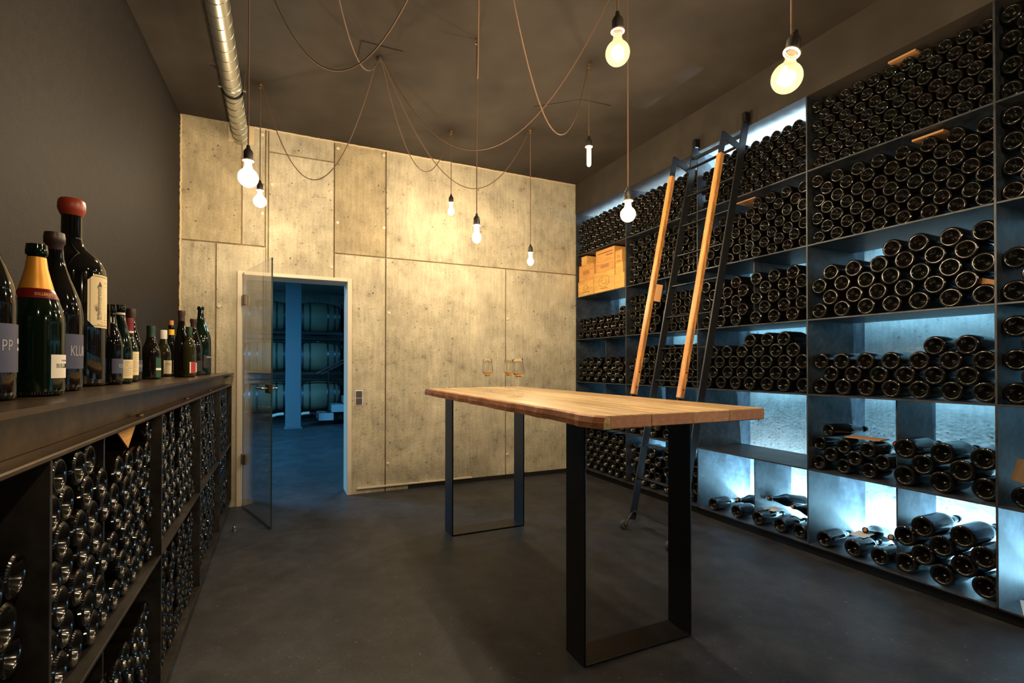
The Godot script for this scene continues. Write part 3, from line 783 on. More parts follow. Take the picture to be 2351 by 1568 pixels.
func build_pendants() -> void:
	var R1 := Vector2(0.632, 3.575)
	var R2 := Vector2(0.70, 1.80)
	for q in [[R1, "dark ceiling rose where the far pendant cords meet"], [R2, "dark ceiling rose of the near pendant cords"]]:
		var ro := thing("ceiling_rose", V(q[0].x, CEIL, q[0].y), q[1], "ceiling rose")
		put(ro, "cup", lathed([Vector2(0.0001, -0.03), Vector2(0.012, -0.03), Vector2(0.022, -0.02), Vector2(0.026, 0)], 20), M.socket, V(q[0].x, CEIL, q[0].y))
	# hook, bulb centre, kind, cord start, sag, label
	var L := [
		[Vector2(-0.149, 2.82), 2.213, "globe", R2, 0.85, "lit globe bulb on long cord in front of concrete, left of spiral duct end"],
		[Vector2(-0.146, 4.295), 2.536, "globe", R1, 0.80, "lit globe bulb hanging just above the glass door"],
		[Vector2(1.432, 4.406), 2.698, "pear", R1, 0.57, "small lit pear bulb highest before the concrete wall"],
		[Vector2(1.184, 3.094), 2.122, "pear", R2, 0.59, "lit pear bulb hanging above the table's far end"],
		[Vector2(2.087, 4.071), 2.228, "pear", R1, 0.72, "lowest lit pear bulb before concrete near rack corner"],
		[Vector2(2.009, 2.997), 2.771, "tube", R2, 0.85, "lit slim tubular bulb near the soffit corner"],
		[Vector2(1.196, 1.584), 2.496, "globe", R2, 0.22, "lit globe bulb highest in view, above table middle"],
		[Vector2(1.691, 2.15), 2.082, "globe_small", R1, 0.825, "lit globe bulb hanging in front of rack left of ladder"],
		[Vector2(1.509, 1.076), 2.204, "globe", R2, 0.30, "large lit globe bulb, nearest, tilted in front of rack"],
		[Vector2(0.45, -0.35), 2.35, "globe", R2, 0.30, "lit globe bulb hanging behind the viewer on the left"],
		[Vector2(2.35, -0.35), 2.30, "globe", R2 + Vector2(0.02, -0.08), 0.12, "lit globe bulb hanging behind the viewer on the right"],
	]
	for k in L.size():
		var d: Array = L[k]
		var h: Vector2 = d[0]
		var y: float = d[1]
		var o := thing("pendant_lamp", V(h.x, CEIL, h.y), d[5], "pendant lamp", "swagged pendant lamps")
		var len: float = {"globe": 0.155, "globe_small": 0.135, "pear": 0.135, "tube": 0.15}[d[2]]
		var rad: float = {"globe": 0.0475, "globe_small": 0.041, "pear": 0.031, "tube": 0.0155}[d[2]]
		var base: float = y + (len - rad - 0.02 if d[2] != "tube" else 0.075)   # where glass meets socket
		var hook := V(h.x, CEIL, h.y)
		put(o, "swag_cord", tubed(swag(d[3] + (h - d[3]).normalized() * 0.024, h + (d[3] - h).normalized() * 0.014, d[4]), 0.0036, 7), M.cord)
		put(o, "hanging_cord", tubed([V(h.x, CEIL - 0.006, h.y), V(h.x, (CEIL + base) / 2, h.y), V(h.x, base + 0.06, h.y)], 0.0036, 7), M.cord)
		put(o, "hook", lathed([Vector2(0.0001, -0.034), Vector2(0.009, -0.034), Vector2(0.009, -0.022), Vector2(0.006, -0.020), Vector2(0.006, -0.014), Vector2(0.010, -0.012), Vector2(0.010, 0)], 12), M.brass, hook)
		var tilt := along(Vector3(0.22, 1, 0.05)) if k == 8 else Basis.IDENTITY
		var sk := put(o, "socket", lathed([Vector2(0.020, 0.0), Vector2(0.022, 0.004), Vector2(0.022, 0.042), Vector2(0.018, 0.050), Vector2(0.010, 0.060), Vector2(0.008, 0.075), Vector2(0.0001, 0.076)], 18), M.socket, V(h.x, base, h.y), tilt)
		put(sk, "socket_ring", lathed([Vector2(0.020, -0.005), Vector2(0.027, -0.003), Vector2(0.027, 0.003), Vector2(0.020, 0.005)], 18), M.socket_ring, V(h.x, base, h.y), tilt)
		var pr := []
		if d[2] == "tube":
			pr = [Vector2(0.0001, -0.145), Vector2(0.006, -0.144), Vector2(0.0125, -0.139), Vector2(0.0155, -0.130), Vector2(0.0155, -0.012), Vector2(0.013, 0.0)]
		else:
			var cy: float = y - base
			for i in 15:
				var a := -PI / 2 + PI * 0.82 * i / 14.0
				pr.append(Vector2(maxf(0.0001, rad * cos(a)), cy + rad * sin(a) * (1.25 if d[2] == "pear" else 1.0)))
			pr.append(Vector2(0.0175, lerpf(pr[-1].y, 0.0, 0.35))); pr.append(Vector2(0.0155, 0.0))
		var bg := put(o, "bulb", lathed(pr, 28), M.bulb_glass if k in [6, 8] else M.bulb_bright, V(h.x, base, h.y), tilt)
		var fl := [Vector2(0.0001, -0.035), Vector2(0.007, -0.030), Vector2(0.009, 0.0), Vector2(0.007, 0.030), Vector2(0.0001, 0.035)]
		if d[2] == "tube": fl = [Vector2(0.0001, -0.055), Vector2(0.005, -0.05), Vector2(0.006, 0.0), Vector2(0.005, 0.05), Vector2(0.0001, 0.055)]
		var fy := V(h.x, y, h.y)
		if k == 8: fy = V(h.x, base, h.y) + tilt * Vector3(0, y - base, 0)
		put(bg, "filament", lathed(fl, 12), M.filament, fy, tilt)
		lamp(fy, Color(1.0, 0.89, 0.73), 0.84, 0.03, "pendant_light")
	var fc := thing("feed_cord", V(0.632, CEIL, 3.575), "slack loop of cord from ceiling rose running toward the viewer", "cord")
	put(fc, "cord", tubed(swag(R1 + Vector2(-0.004, -0.024), Vector2(0.133, 2.332), 0.391), 0.0036, 7), M.cord)
	put(fc, "hook", lathed([Vector2(0.0001, -0.034), Vector2(0.009, -0.034), Vector2(0.009, -0.012), Vector2(0.010, 0)], 12), M.brass, V(0.133, CEIL, 2.332))
	for q in [[[0.497, 3.678], [0.487, 3.435], [0.764, 3.433], "thin black bent wire on ceiling beside the far ceiling rose"], [[1.93, 3.70], [2.228, 3.432], [2.502, 3.409], "thin black bent wire on ceiling above the tubular bulb"]]:
		tag(put(null, "ceiling_wire", tubed([V(q[0][0], CEIL - 0.004, q[0][1]), V(q[1][0], CEIL - 0.004, q[1][1]), V(q[2][0], CEIL - 0.004, q[2][1])], 0.003, 6), M.socket), q[3], "wire")

# ---------------------------------------------------------------- bottles
func bottle_profile(D: float, L: float, style: String, neck := 0.0) -> Array:
	var r := D / 2.0
	var hp := 0.034 * D / 0.08
	var nr := neck if neck > 0 else 0.0145 * pow(D / 0.08, 0.6)
	var p := [Vector2(0.0002, hp), Vector2(r * 0.16, hp * 0.94), Vector2(r * 0.34, hp * 0.72), Vector2(r * 0.52, hp * 0.38), Vector2(r * 0.66, 0.0050), Vector2(r * 0.73, 0.0012), Vector2(r * 0.80, 0.0), Vector2(r * 0.87, 0.0012), Vector2(r * 0.94, 0.0045), Vector2(r * 0.985, 0.010), Vector2(r, 0.018)]
	if style == "bordeaux":
		p.append_array([Vector2(r, L * 0.60), Vector2(r * 0.97, L * 0.635), Vector2(r * 0.86, L * 0.675), Vector2(r * 0.68, L * 0.705), Vector2(lerpf(nr, r, 0.22), L * 0.735), Vector2(nr * 1.08, L * 0.77), Vector2(nr, L * 0.80)])
	elif style == "hock":
		p.append_array([Vector2(r, L * 0.40), Vector2(r * 0.97, L * 0.47), Vector2(r * 0.86, L * 0.57), Vector2(r * 0.68, L * 0.67), Vector2(r * 0.52, L * 0.76), Vector2(nr * 1.15, L * 0.85)])
	else:
		p.append_array([Vector2(r, L * 0.47), Vector2(r * 0.975, L * 0.52), Vector2(r * 0.89, L * 0.58), Vector2(r * 0.74, L * 0.645), Vector2(r * 0.57, L * 0.71), Vector2(lerpf(nr, r, 0.2), L * 0.775), Vector2(nr * 1.12, L * 0.84)])
	p.append_array([Vector2(nr * 0.98, L - 0.026), Vector2(nr * 1.18, L - 0.024), Vector2(nr * 1.22, L - 0.016), Vector2(nr * 1.16, L - 0.009), Vector2(nr * 1.12, L - 0.001), Vector2(nr * 0.9, L), Vector2(0.0002, L)])
	return p

# a bottle; the ring it stands on is knurled, as pressed glass is
func bottle_mesh(D: float, L: float, style: String, segs: int, glass := "glass_black", neck := 0.0) -> ArrayMesh:
	var key := "b %.3f %.3f %s %d %s %.4f" % [D, L, style, segs, glass, neck]
	if cache.has(key): return cache[key]
	var p := bottle_profile(D, L, style, neck)
	var g := G.new()
	g.lathe(p.slice(0, 8), segs)
	g.lathe(p.slice(9), segs)
	var n := int(segs * 1.5)
	var d: Vector2 = p[9] - p[7]
	var out := Vector2(d.y, -d.x).normalized()
	for k in n:
		var q := []
		for e in [[0.0, 0.0], [0.5, 0.0010], [1.0, 0.0]]:
			var u := Vector3(cos(TAU * (k + e[0]) / n), 0, sin(TAU * (k + e[0]) / n))
			var w: Vector2 = p[8] + out * e[1] * 1.4
			q.append([u * p[7].x + Vector3.UP * p[7].y, u * w.x + Vector3.UP * w.y, u * p[9].x + Vector3.UP * p[9].y])
		for h in 2:
			for r in 2:
				var m: Vector3 = (q[h + 1][r] - q[h][r]).cross(q[h][r + 1] - q[h][r]).normalized()
				if m.dot(q[h][1] * Vector3(1, 0, 1) + Vector3(0, -D, 0)) < 0: m = -m
				g.quad(q[h][r], q[h + 1][r], q[h + 1][r + 1], q[h][r + 1], m)
	var mesh := g.mesh()
	mesh.surface_set_material(0, M[glass])
	cache[key] = mesh
	return mesh

func kind_of(D: float) -> Array:
	if D < 0.082: return ["wine_bottle", "wine bottle", 0.30, "bordeaux"]
	if D < 0.099: return ["sparkling_bottle", "sparkling wine bottle", 0.31, "burgundy"]
	if D < 0.112: return ["magnum_bottle", "magnum bottle", 0.35, "burgundy"]
	return ["large_magnum_bottle", "large magnum bottle", 0.38, "burgundy"]

# centres of a stacked layer: [index, depth z, height y]
func stack(zl: float, zr: float, y0: float, D: float, n: int, layers: Array, half := false) -> Array:
	var out := []
	var r := D / 2.0
	var pitch := (zl - zr - D) / (n - 1.0) if not half else (zl - zr - D) / (n - 0.5)
	var dy := sqrt(maxf(D * D - pitch * pitch / 4.0, 0.0001))
	for k in layers.size():
		var odd := k % 2 == 1
		var cnt := n if (half or not odd) else n - 1
		var lo: int = layers[k][0]
		var hi: int = mini(layers[k][1], cnt - 1)
		for i in range(lo, hi + 1):
			out.append([i - lo, zl - r - pitch * (i + (0.5 if odd else 0.0)), y0 + r + 0.0012 + dy * 1.009 * k, k])
	return out

func full(k: int) -> Array:
	var a := []
	for i in k: a.append([0, 99])
	return a

func build_rack_bottles() -> void:
	# bay, shelf row from the top, side (0 whole, 1 left half, 2 right half), diameter, bottles across, layers
	var C := [
		[3, 0, 0, 0.077, 11, full(7)], [3, 1, 0, 0.088, 8, full(7)],
		[3, 2, 0, 0.108, 7, [[0, 9], [0, 9], [0, 9], [0, 9], [3, 6]]],
		[3, 3, 0, 0.108, 7, [[0, 9], [0, 9], [0, 9], [4, 5]]],
		[3, 4, 1, 0.098, 3, [[0, 2], [0, 2], [0, 2]]], [3, 4, 2, 0.118, 3, [[0, 2], [0, 1], [0, 2]]],
		[3, 5, 2, 0.118, 3, [[0, 2], [0, 1], [0, 2], [0, 1]]],
		[4, 0, 0, 0.088, 8, full(7)], [4, 1, 0, 0.0945, 7, full(7)], [4, 2, 0, 0.108, 7, [[0, 9], [0, 9], [0, 9], [1, 9]]], [4, 3, 0, 0.108, 7, full(5)],
		[2, 0, 0, 0.077, 11, [[0, 99], [0, 99], [0, 99], [0, 99], [0, 99], [2, 99]]],
		[2, 1, 0, 0.088, 8, [[0, 9], [0, 9], [0, 9], [0, 9], [0, 9], [1, 9], [4, 7]]],
		[2, 2, 1, 0.104, 3, full(5)], [2, 2, 2, 0.104, 3, full(5)],
		[2, 3, 0, 0.108, 7, [[0, 9], [0, 9], [0, 9], [0, 9], [3, 5]]],
		[1, 0, 0, 0.077, 11, full(6)], [1, 1, 0, 0.088, 8, full(7)],
		[1, 2, 1, 0.104, 3, [[0, 2], [0, 2], [0, 2], [0, 2], [0, 1]]], [1, 2, 2, 0.088, 4, full(5)],
		[1, 3, 0, 0.100, 7, [[0, 9], [0, 9], [0, 9], [0, 9], [1, 6]]],
		[1, 4, 1, 0.100, 3, [[0, 2], [0, 2], [0, 2], [0, 2]]], [1, 4, 2, 0.100, 3, [[0, 2], [0, 2], [0, 2], [0, 2]]],
		[1, 5, 1, 0.104, 3, full(5)], [1, 5, 2, 0.104, 3, full(5)],
		[0, 2, 0, 0.100, 7, [[0, 9], [0, 9], [0, 9], [5, 6]]],
		[0, 3, 1, 0.096, 3, full(4)], [0, 3, 2, 0.096, 3, full(4)],
		[0, 4, 1, 0.096, 3, [[0, 2], [0, 2], [0, 2], [0, 2], [0, 2]]], [0, 4, 2, 0.096, 3, [[0, 2], [0, 2]]],
		[0, 5, 0, 0.100, 7, full(6)],
		[0, 0, 0, 0.077, 11, full(6)],
	]
	var rows := ["top", "second", "third", "fourth", "fifth", "bottom"]
	var far := []
	var glass := ["glass_black", "glass_olive", "glass_brown"]
	for c in C:
		var b: int = c[0]
		var zl: float = minf(BAYS[b], BACK - 0.006) - 0.007
		var zr: float = BAYS[b + 1] + 0.007
		var zm := (zl + zr) / 2.0
		if c[2] == 1: zr = zm + 0.006
		if c[2] == 2: zl = zm - 0.006
		var y0: float = LEV[5 - c[1]]
		var D: float = c[3]
		var kd := kind_of(D)
		var L: float = kd[2]
		var per := {}
		for q in stack(zl, zr, y0, D, c[4], c[5], c[2] == 1 and D < 0.11 or c[2] == 2 and D < 0.11):
			if b == 4 and q[1] < 0.72: continue
			var dir := Vector3(1, 0, 0)
			if D > 0.112: dir = Vector3(1, 0.0, 0.0)
			var x := RACK + 0.030 + rng.randf_range(0.0, 0.018)
			if b == 0 and c[1] == 0:
				far.append(Transform3D(along(dir, rng.randf() * TAU), V(x, q[2], q[1])))
				continue
			var o := put(null, kd[0], bottle_mesh(D, L, kd[3], 28 if b >= 2 else 20, glass[rng.randi() % 3]), null, V(x, q[2], q[1]), along(dir, rng.randf() * TAU))
			var side := "" if c[2] == 0 else (" left half" if c[2] == 1 else " right half")
			tag(o, "dark %s base, %s from left, layer %s, %s shelf, %s rack bay%s" % [kd[1].split(" ")[0], ORD[q[0]], NUM[q[3]], rows[c[1]], ORD[b], side], "bottle", "bottles lying in the tall rack")
	var mm := MultiMesh.new()
	mm.transform_format = MultiMesh.TRANSFORM_3D
	mm.mesh = bottle_mesh(0.077, 0.30, "bordeaux", 16)
	mm.instance_count = far.size()
	for i in far.size(): mm.set_instance_transform(i, far[i])
	var mi := MultiMeshInstance3D.new()
	mi.name = "distant_bottles"
	mi.multimesh = mm
	add_child(mi)
	tag(mi, "mass of small dark bottles on top shelf beside concrete wall", "bottle")
	mi.set_meta("kind", "stuff")
	# bottles lying askew in the lowest shelves: base point, direction of the neck, diameter, length, label
	var y6: float = LEV[0]
	var y5: float = LEV[1]
	var Z := [
		[3.25, y6, 2.105, 0.105, "magnum lying alone at far left of fourth bay's bottom shelf"],
		[3.25, y6, 1.924, 0.108, "magnum with paper sheet on it, fourth bay's bottom shelf"],
		[3.25, y6, 1.769, 0.108, "magnum base just left of divider on fourth bay's bottom shelf"],
		[3.25, y6, 3.030, 0.100, "far left bottle base on third bay's bottom shelf"],
		[3.25, y6, 2.800, 0.100, "second bottle base on third bay's bottom shelf, left of divider"],
		[3.25, y6, 2.606, 0.104, "third bay's bottom shelf, bottle base right of divider"],
		[3.25, y6, 2.423, 0.104, "third bay's bottom shelf, middle bottle base right of divider"],
		[3.25, y6, 2.278, 0.104, "third bay's bottom shelf, bottle base against right upright"],
		[3.26, y5, 1.130, 0.108, "magnum base lying alone on fifth shelf of nearest bay"],
	]
	for a in Z:
		var o := put(null, "lone_bottle", bottle_mesh(a[3], 0.285, "burgundy", 32), null, V(a[0], a[1] + a[3] / 2.0 + 0.001, a[2]), along(Vector3.RIGHT))
		tag(o, a[4], "bottle", "single bottles lying in the lowest shelves")
	var ak := put(null, "askew_bottle", bottle_mesh(0.086, 0.31, "burgundy", 32), null, V(3.265, 0.846, 2.085), along(Vector3(1, 0, 0.22)))
	tag(ak, "bottle lying askew on top of left stack, fifth shelf, fourth bay", "bottle")
	# bottles behind them, neck and cork toward the room: base height, depth of base, cork height, depth of cork
	var N := [
		[y6, 1.99, 0.212, 1.95, "bottle with cork toward room behind the fourth bay's lone magnums"],
		[y6, 1.84, 0.212, 1.80, "bottle with cork toward room beside fourth bay divider"],
		[y6, 2.92, 0.165, 2.93, "bottle lying neck forward at rear, third bay left of divider"],
		[y6 + 0.08, 2.56, 0.245, 2.66, "upper bottle with cork forward at rear, third bay right of divider"],
		[y6 + 0.025, 2.39, 0.235, 2.46, "lower bottle with cork forward at rear, third bay right of divider"],
		[y6, 2.262, 0.214, 2.335, "bottle with cork forward against third bay's right upright"],
		[y5 + 0.160, 1.77, 0.79, 1.765, "bottle with cork forward beside divider on fifth shelf"],
	]
	for a in N:
		var p := V(3.722, a[0] + 0.051, a[1])
		var bs := along(V(3.42, a[2], a[3]) - p)
		var o := thing("corked_bottle", p, a[4], "bottle", "bottles lying neck forward in the rack")
		put(o, "glass", bottle_mesh(0.096, 0.305, "burgundy", 32), null, p, bs)
		put(o, "cork", lathed([Vector2(0.011, 0.300), Vector2(0.011, 0.307), Vector2(0.0001, 0.3075)], 14), M.cork, p, bs)

func build_cabinet_bottles() -> void:
	# bay, row (0 upper, 1 lower), side, layers
	var C := []
	for b in 5:
		for r in 2:
			for s in [1, 2]: C.append([b, r, s])
	var far := []
	var glass := ["glass_black", "glass_olive", "glass_brown"]
	var D := 0.084
	for c in C:
		var b: int = c[0]
		var zl: float = minf(BAYS[b], BACK - 0.025) - 0.007
		var zr: float = BAYS[b + 1] + 0.007
		var zm := (zl + zr) / 2.0
		if c[2] == 1: zr = zm + 0.006
		else: zl = zm - 0.006
		var lay := full(7 if c[1] == 0 else 6)
		if b == 3 and c[1] == 0: lay[6] = [0, 1] if c[2] == 1 else [1, 3]
		if b == 3 and c[1] == 0 and c[2] == 1: lay = full(5); lay.append([0, 3]); lay.append([0, 0])
		if b == 3 and c[1] == 1: lay = full(5)
		if b == 2 and c[1] == 0: lay[6] = [1, 3]
		if b == 4: lay = full(5 if c[1] == 0 else 4)
		for q in stack(zl, zr, LEV[1 - c[1]], D, 5, lay):
			if b == 4 and q[1] < 0.80: continue
			var dir := Vector3(-1, 0, 0)
			var x := CABF - 0.022 - rng.randf_range(0.0, 0.014)
			if b < 2:
				far.append(Transform3D(along(dir, rng.randf() * TAU), V(x, q[2], q[1])))
				continue
			var o := put(null, "cabinet_bottle", bottle_mesh(D, 0.30, "bordeaux", 28, glass[rng.randi() % 3]), null, V(x, q[2], q[1]), along(dir, rng.randf() * TAU))
			tag(o, "dark bottle base, %s from right, layer %s, %s cabinet shelf, %s bay, %s half" % [ORD[q[0]], NUM[q[3]], ["upper", "lower"][c[1]], ["", "", "third", "second", "nearest"][b], ["far", "near"][c[2] - 1]], "bottle", "bottles lying in the low cabinet")
	var mm := MultiMesh.new()
	mm.transform_format = MultiMesh.TRANSFORM_3D
	mm.mesh = bottle_mesh(D, 0.30, "bordeaux", 16)
	mm.instance_count = far.size()
	for i in far.size(): mm.set_instance_transform(i, far[i])
	var mi := MultiMeshInstance3D.new()
	mi.name = "stacked_cabinet_bottles"
	mi.multimesh = mm
	add_child(mi)
	tag(mi, "mass of dark bottles in the far bays of the low cabinet", "bottle")
	mi.set_meta("kind", "stuff")

func build_boxes() -> void:
	var y0: float = LEV[4]
	# z left, z right, y bottom, y top, x front, depth, label, stamp
	var B := [
		[5.07, 4.748, y0, 2.265, 3.245, 0.40, "bottom left wooden wine crate with faint stamp beside concrete wall", 1, "box_wood"],
		[5.06, 4.752, 2.266, 2.455, 3.25, 0.38, "wooden wine crate with dark red stamp on bottom left crate", 2, "box_wood_b"],
		[5.037, 4.925, 2.456, 2.565, 3.27, 0.30, "small wooden box on top of the left crates", 0, "box_wood"],
		[4.738, 4.356, y0, 2.312, 3.245, 0.42, "large wooden wine crate with oval stamp at bottom middle", 3, "box_wood"],
		[4.712, 4.362, 2.313, 2.435, 3.25, 0.40, "flat wooden crate in middle of the middle stack", 2, "box_wood_b"],
		[4.710, 4.362, 2.436, 2.560, 3.25, 0.40, "flat wooden crate with printed lines atop the middle stack", 4, "box_wood_b"],
		[4.352, 4.19, y0, 2.245, 3.245, 0.40, "plain pale wooden box lowest at the right of crates", 0, "box_wood"],
		[4.342, 4.215, 2.246, 2.362, 3.247, 0.36, "plain wooden box second at the right of crates", 0, "box_wood"],
		[4.350, 4.232, 2.363, 2.495, 3.25, 0.36, "small wooden box atop the right stack of crates", 1, "box_wood_b"],
	]
	for d in B:
		var p := V(d[4] + d[5] / 2.0, d[2], (d[0] + d[1]) / 2.0)
		var o := thing("wine_crate", p, d[6], "wooden box", "wooden wine crates in the rack")
		var m: Material = M[d[8]]
		var x0: float = d[4]
		var x1: float = d[4] + d[5]
		box(o, "front_panel", x0, x0 + 0.011, d[2], d[3] - 0.008, d[1], d[0], m, 0.0015)
		box(o, "end_panel", x1 - 0.011, x1, d[2], d[3] - 0.008, d[1], d[0], m, 0.0015)
		box(o, "side_panel", x0 + 0.011, x1 - 0.011, d[2], d[3] - 0.008, d[1], d[1] + 0.008, m, 0.0015)
		box(o, "side_panel", x0 + 0.011, x1 - 0.011, d[2], d[3] - 0.008, d[0] - 0.008, d[0], m, 0.0015)
		box(o, "lid", x0 - 0.001, x1, d[3] - 0.008, d[3], d[1], d[0], m, 0.0015)
		var zc: float = (d[0] + d[1]) / 2.0
		var w: float = d[0] - d[1]
		var yc: float = (d[2] + d[3]) / 2.0
		var fx: float = x0 - 0.0008
		if d[7] == 1:
			put(o, "stamp", tubed(ring(V(fx, yc, zc), w * 0.12, w * 0.12, 24), 0.0014, 5), M.print_ink)
			box(o, "stamp", fx, fx + 0.001, yc - 0.05, yc - 0.045, zc - w * 0.25, zc + w * 0.25, M.print_ink, 0)
		elif d[7] == 2:
			box(o, "stamp", fx, fx + 0.001, yc - 0.022, yc + 0.022, zc - w * 0.22, zc + w * 0.22, M.card, 0)
		elif d[7] == 3:
			put(o, "stamp", tubed(ring(V(fx, yc + 0.005, zc), w * 0.26, 0.06, 36), 0.0018, 5), M.print_ink)
			put(o, "stamp", tubed(ring(V(fx, yc + 0.01, zc), w * 0.13, 0.035, 24), 0.0014, 5), M.print_ink)
			box(o, "stamp", fx, fx + 0.001, yc - 0.075, yc - 0.069, zc - w * 0.16, zc + w * 0.16, M.print_ink, 0)
		elif d[7] == 4:
			for y in [-0.015, 0.018]: box(o, "stamp", fx, fx + 0.001, yc + y, yc + y + 0.008, zc - w * 0.4, zc + w * (0.4 if y > 0 else -0.05), M.print_ink, 0)

func ring(c: Vector3, rz: float, ry: float, n: int) -> Array:
	var a := []
	for i in n + 1: a.append(c + Vector3(0, sin(TAU * i / n) * ry, cos(TAU * i / n) * rz))
	return a

# a curved label on a bottle of radius r; angles run round y from +x (toward the room) to -z depth
func patch(r: float, a0: float, a1: float, y0: float, y1: float, cut := 0.0) -> ArrayMesh:
	var g := G.new()
	var n := 20
	for i in n:
		var t0 := float(i) / n
		var t1 := float(i + 1) / n
		var q := []
		for t in [t0, t1]:
			var a: float = lerpf(a0, a1, t)
			var d := minf(t, 1.0 - t) * absf(a1 - a0) * r
			var c := maxf(0.0, cut - d)
			var u := Vector3(cos(a), 0, -sin(a))
			q.append([u, y0 + c, y1 - c, t])
		var A: Vector3 = q[0][0]
		var B: Vector3 = q[1][0]
		var hh := y1 - y0
		g.tri(A * r + Vector3.UP * q[0][1], B * r + Vector3.UP * q[1][1], B * r + Vector3.UP * q[1][2], A, B, B, Vector2(t0, 1 - (q[0][1] - y0) / hh), Vector2(t1, 1 - (q[1][1] - y0) / hh), Vector2(t1, 1 - (q[1][2] - y0) / hh))
		g.tri(A * r + Vector3.UP * q[0][1], B * r + Vector3.UP * q[1][2], A * r + Vector3.UP * q[0][2], A, B, A, Vector2(t0, 1 - (q[0][1] - y0) / hh), Vector2(t1, 1 - (q[1][2] - y0) / hh), Vector2(t0, 1 - (q[0][2] - y0) / hh))
	return g.mesh()

# lettering bent round a bottle, centred on angle a, width w across the arc
func lettering(word: String, font: String, r: float, a: float, y: float, h: float, w := 0.0) -> ArrayMesh:
	var tm := TextMesh.new()
	var f := SystemFont.new()
	f.font_names = PackedStringArray([font])
	tm.font = f
	tm.text = word
	tm.font_size = 48
	tm.pixel_size = h / 34.0
	tm.depth = 0.0004
	tm.curve_step = 1.0
	var arr := tm.surface_get_arrays(0)
	var vs: PackedVector3Array = arr[Mesh.ARRAY_VERTEX]
	var ix: PackedInt32Array = arr[Mesh.ARRAY_INDEX]
	var lo := Vector3(1e9, 1e9, 0)
	var hi := Vector3(-1e9, -1e9, 0)
	for p in vs:
		lo = lo.min(p); hi = hi.max(p)
	var k := w / (hi.x - lo.x) if w > 0.0 else 1.0
	var kk := h / (hi.y - lo.y)
	var mid := (lo + hi) / 2.0
	var g := G.new()
	var at := func(p: Vector3) -> Vector3:
		var ang: float = a + (p.x - mid.x) * k / r
		var rr: float = r + clampf(p.z, -0.0002, 0.0004) + 0.0002
		return Vector3(cos(ang) * rr, y + (p.y - mid.y) * kk, -sin(ang) * rr)
	var cnt := ix.size() if ix.size() > 0 else vs.size()
	for i in range(0, cnt, 3):
		var p0: Vector3 = at.call(vs[ix[i] if ix.size() > 0 else i])
		var p1: Vector3 = at.call(vs[ix[i + 1] if ix.size() > 0 else i + 1])
		var p2: Vector3 = at.call(vs[ix[i + 2] if ix.size() > 0 else i + 2])
		var m := Vector3(p0.x, 0, p0.z).normalized()
		g.tri(p0, p1, p2, m, m, m)
	return g.mesh()

func sketch(seed_: int, w: int, h: int, tower: bool) -> StandardMaterial3D:
	# ink lines on cream paper
	var r := RandomNumberGenerator.new()
	r.seed = seed_
	var im := Image.create(w, h, false, Image.FORMAT_RGB8)
	im.fill(Color(0.90, 0.82, 0.64))
	var ink := Color(0.26, 0.22, 0.20)
	if tower:
		for b in [6, 8]:
			im.fill_rect(Rect2i(b, b, w - 2 * b, 1), ink); im.fill_rect(Rect2i(b, h - b - 1, w - 2 * b, 1), ink)
			im.fill_rect(Rect2i(b, b, 1, h - 2 * b), ink); im.fill_rect(Rect2i(w - b - 1, b, 1, h - 2 * b), ink)
		var x := int(w * 0.27)
		var half := int(w * 0.055)
		for y in range(int(h * 0.22), int(h * 0.86)):
			var ww := half + (3 if y > h * 0.72 else 0) + (3 if y < h * 0.27 else 0)
			for xx in range(x - ww, x + ww):
				var shade := (float(xx - x + ww) / (2.0 * ww))
				if r.randf() < 0.85 - shade * 0.75: im.set_pixel(xx, y, ink.lerp(Color(0.9, 0.82, 0.64), r.randf() * 0.4))
		for y in range(int(h * 0.12), int(h * 0.22)):
			var ww2 := int((y - h * 0.12) / (h * 0.10) * half * 1.2)
			im.fill_rect(Rect2i(x - ww2, y, ww2 * 2 + 1, 1), ink)
		for k in 260:
			var px := Vector2(x - half * 1.6 + r.randfn() * 4.0, h * 0.64 + r.randfn() * 8.0)
			im.set_pixelv(Vector2i(px.clamp(Vector2(10, 10), Vector2(w - 11, h - 11))), ink)
		for k in 160:
			var t := r.randf()
			var px2 := Vector2(lerpf(w * 0.40, w * 0.60, t) + r.randfn() * 2.0, lerpf(h * 0.52, h * 0.80, absf(sin(t * 5.0))) + r.randfn() * 3.0)
			im.set_pixelv(Vector2i(px2.clamp(Vector2(10, 10), Vector2(w - 11, h - 11))), ink)
		for row in [[0.13, 0.42, 0.9], [0.20, 0.45, 0.8], [0.84, 0.4, 0.9], [0.89, 0.3, 0.85], [0.93, 0.2, 0.8]]:
			for xx in range(int(w * row[1]), int(w * row[2])):
				if r.randf() < 0.6: im.fill_rect(Rect2i(xx, int(h * row[0]) + r.randi() % 3, 1, 2), ink)
	else:
		for row in range(4):
			var yy := int(h * (0.12 + 0.1 * row))
			for xx in range(int(w * 0.15), int(w * 0.85)):
				if r.randf() < 0.5: im.fill_rect(Rect2i(xx, yy + r.randi() % 4, 1, 2), ink)
		for k in 5:
			var y0 := h * (0.55 + 0.08 * k)
			for xx in range(int(w * 0.1), int(w * 0.9)): im.set_pixel(xx, clampi(int(y0 - xx * 0.18 + sin(xx * 0.3) * 1.5), 0, h - 1), ink)
	im.generate_mipmaps()
	var m := mat("label_print_%d" % seed_, Color.WHITE, 0.75)
	m.albedo_texture = ImageTexture.create_from_image(im)
	return m

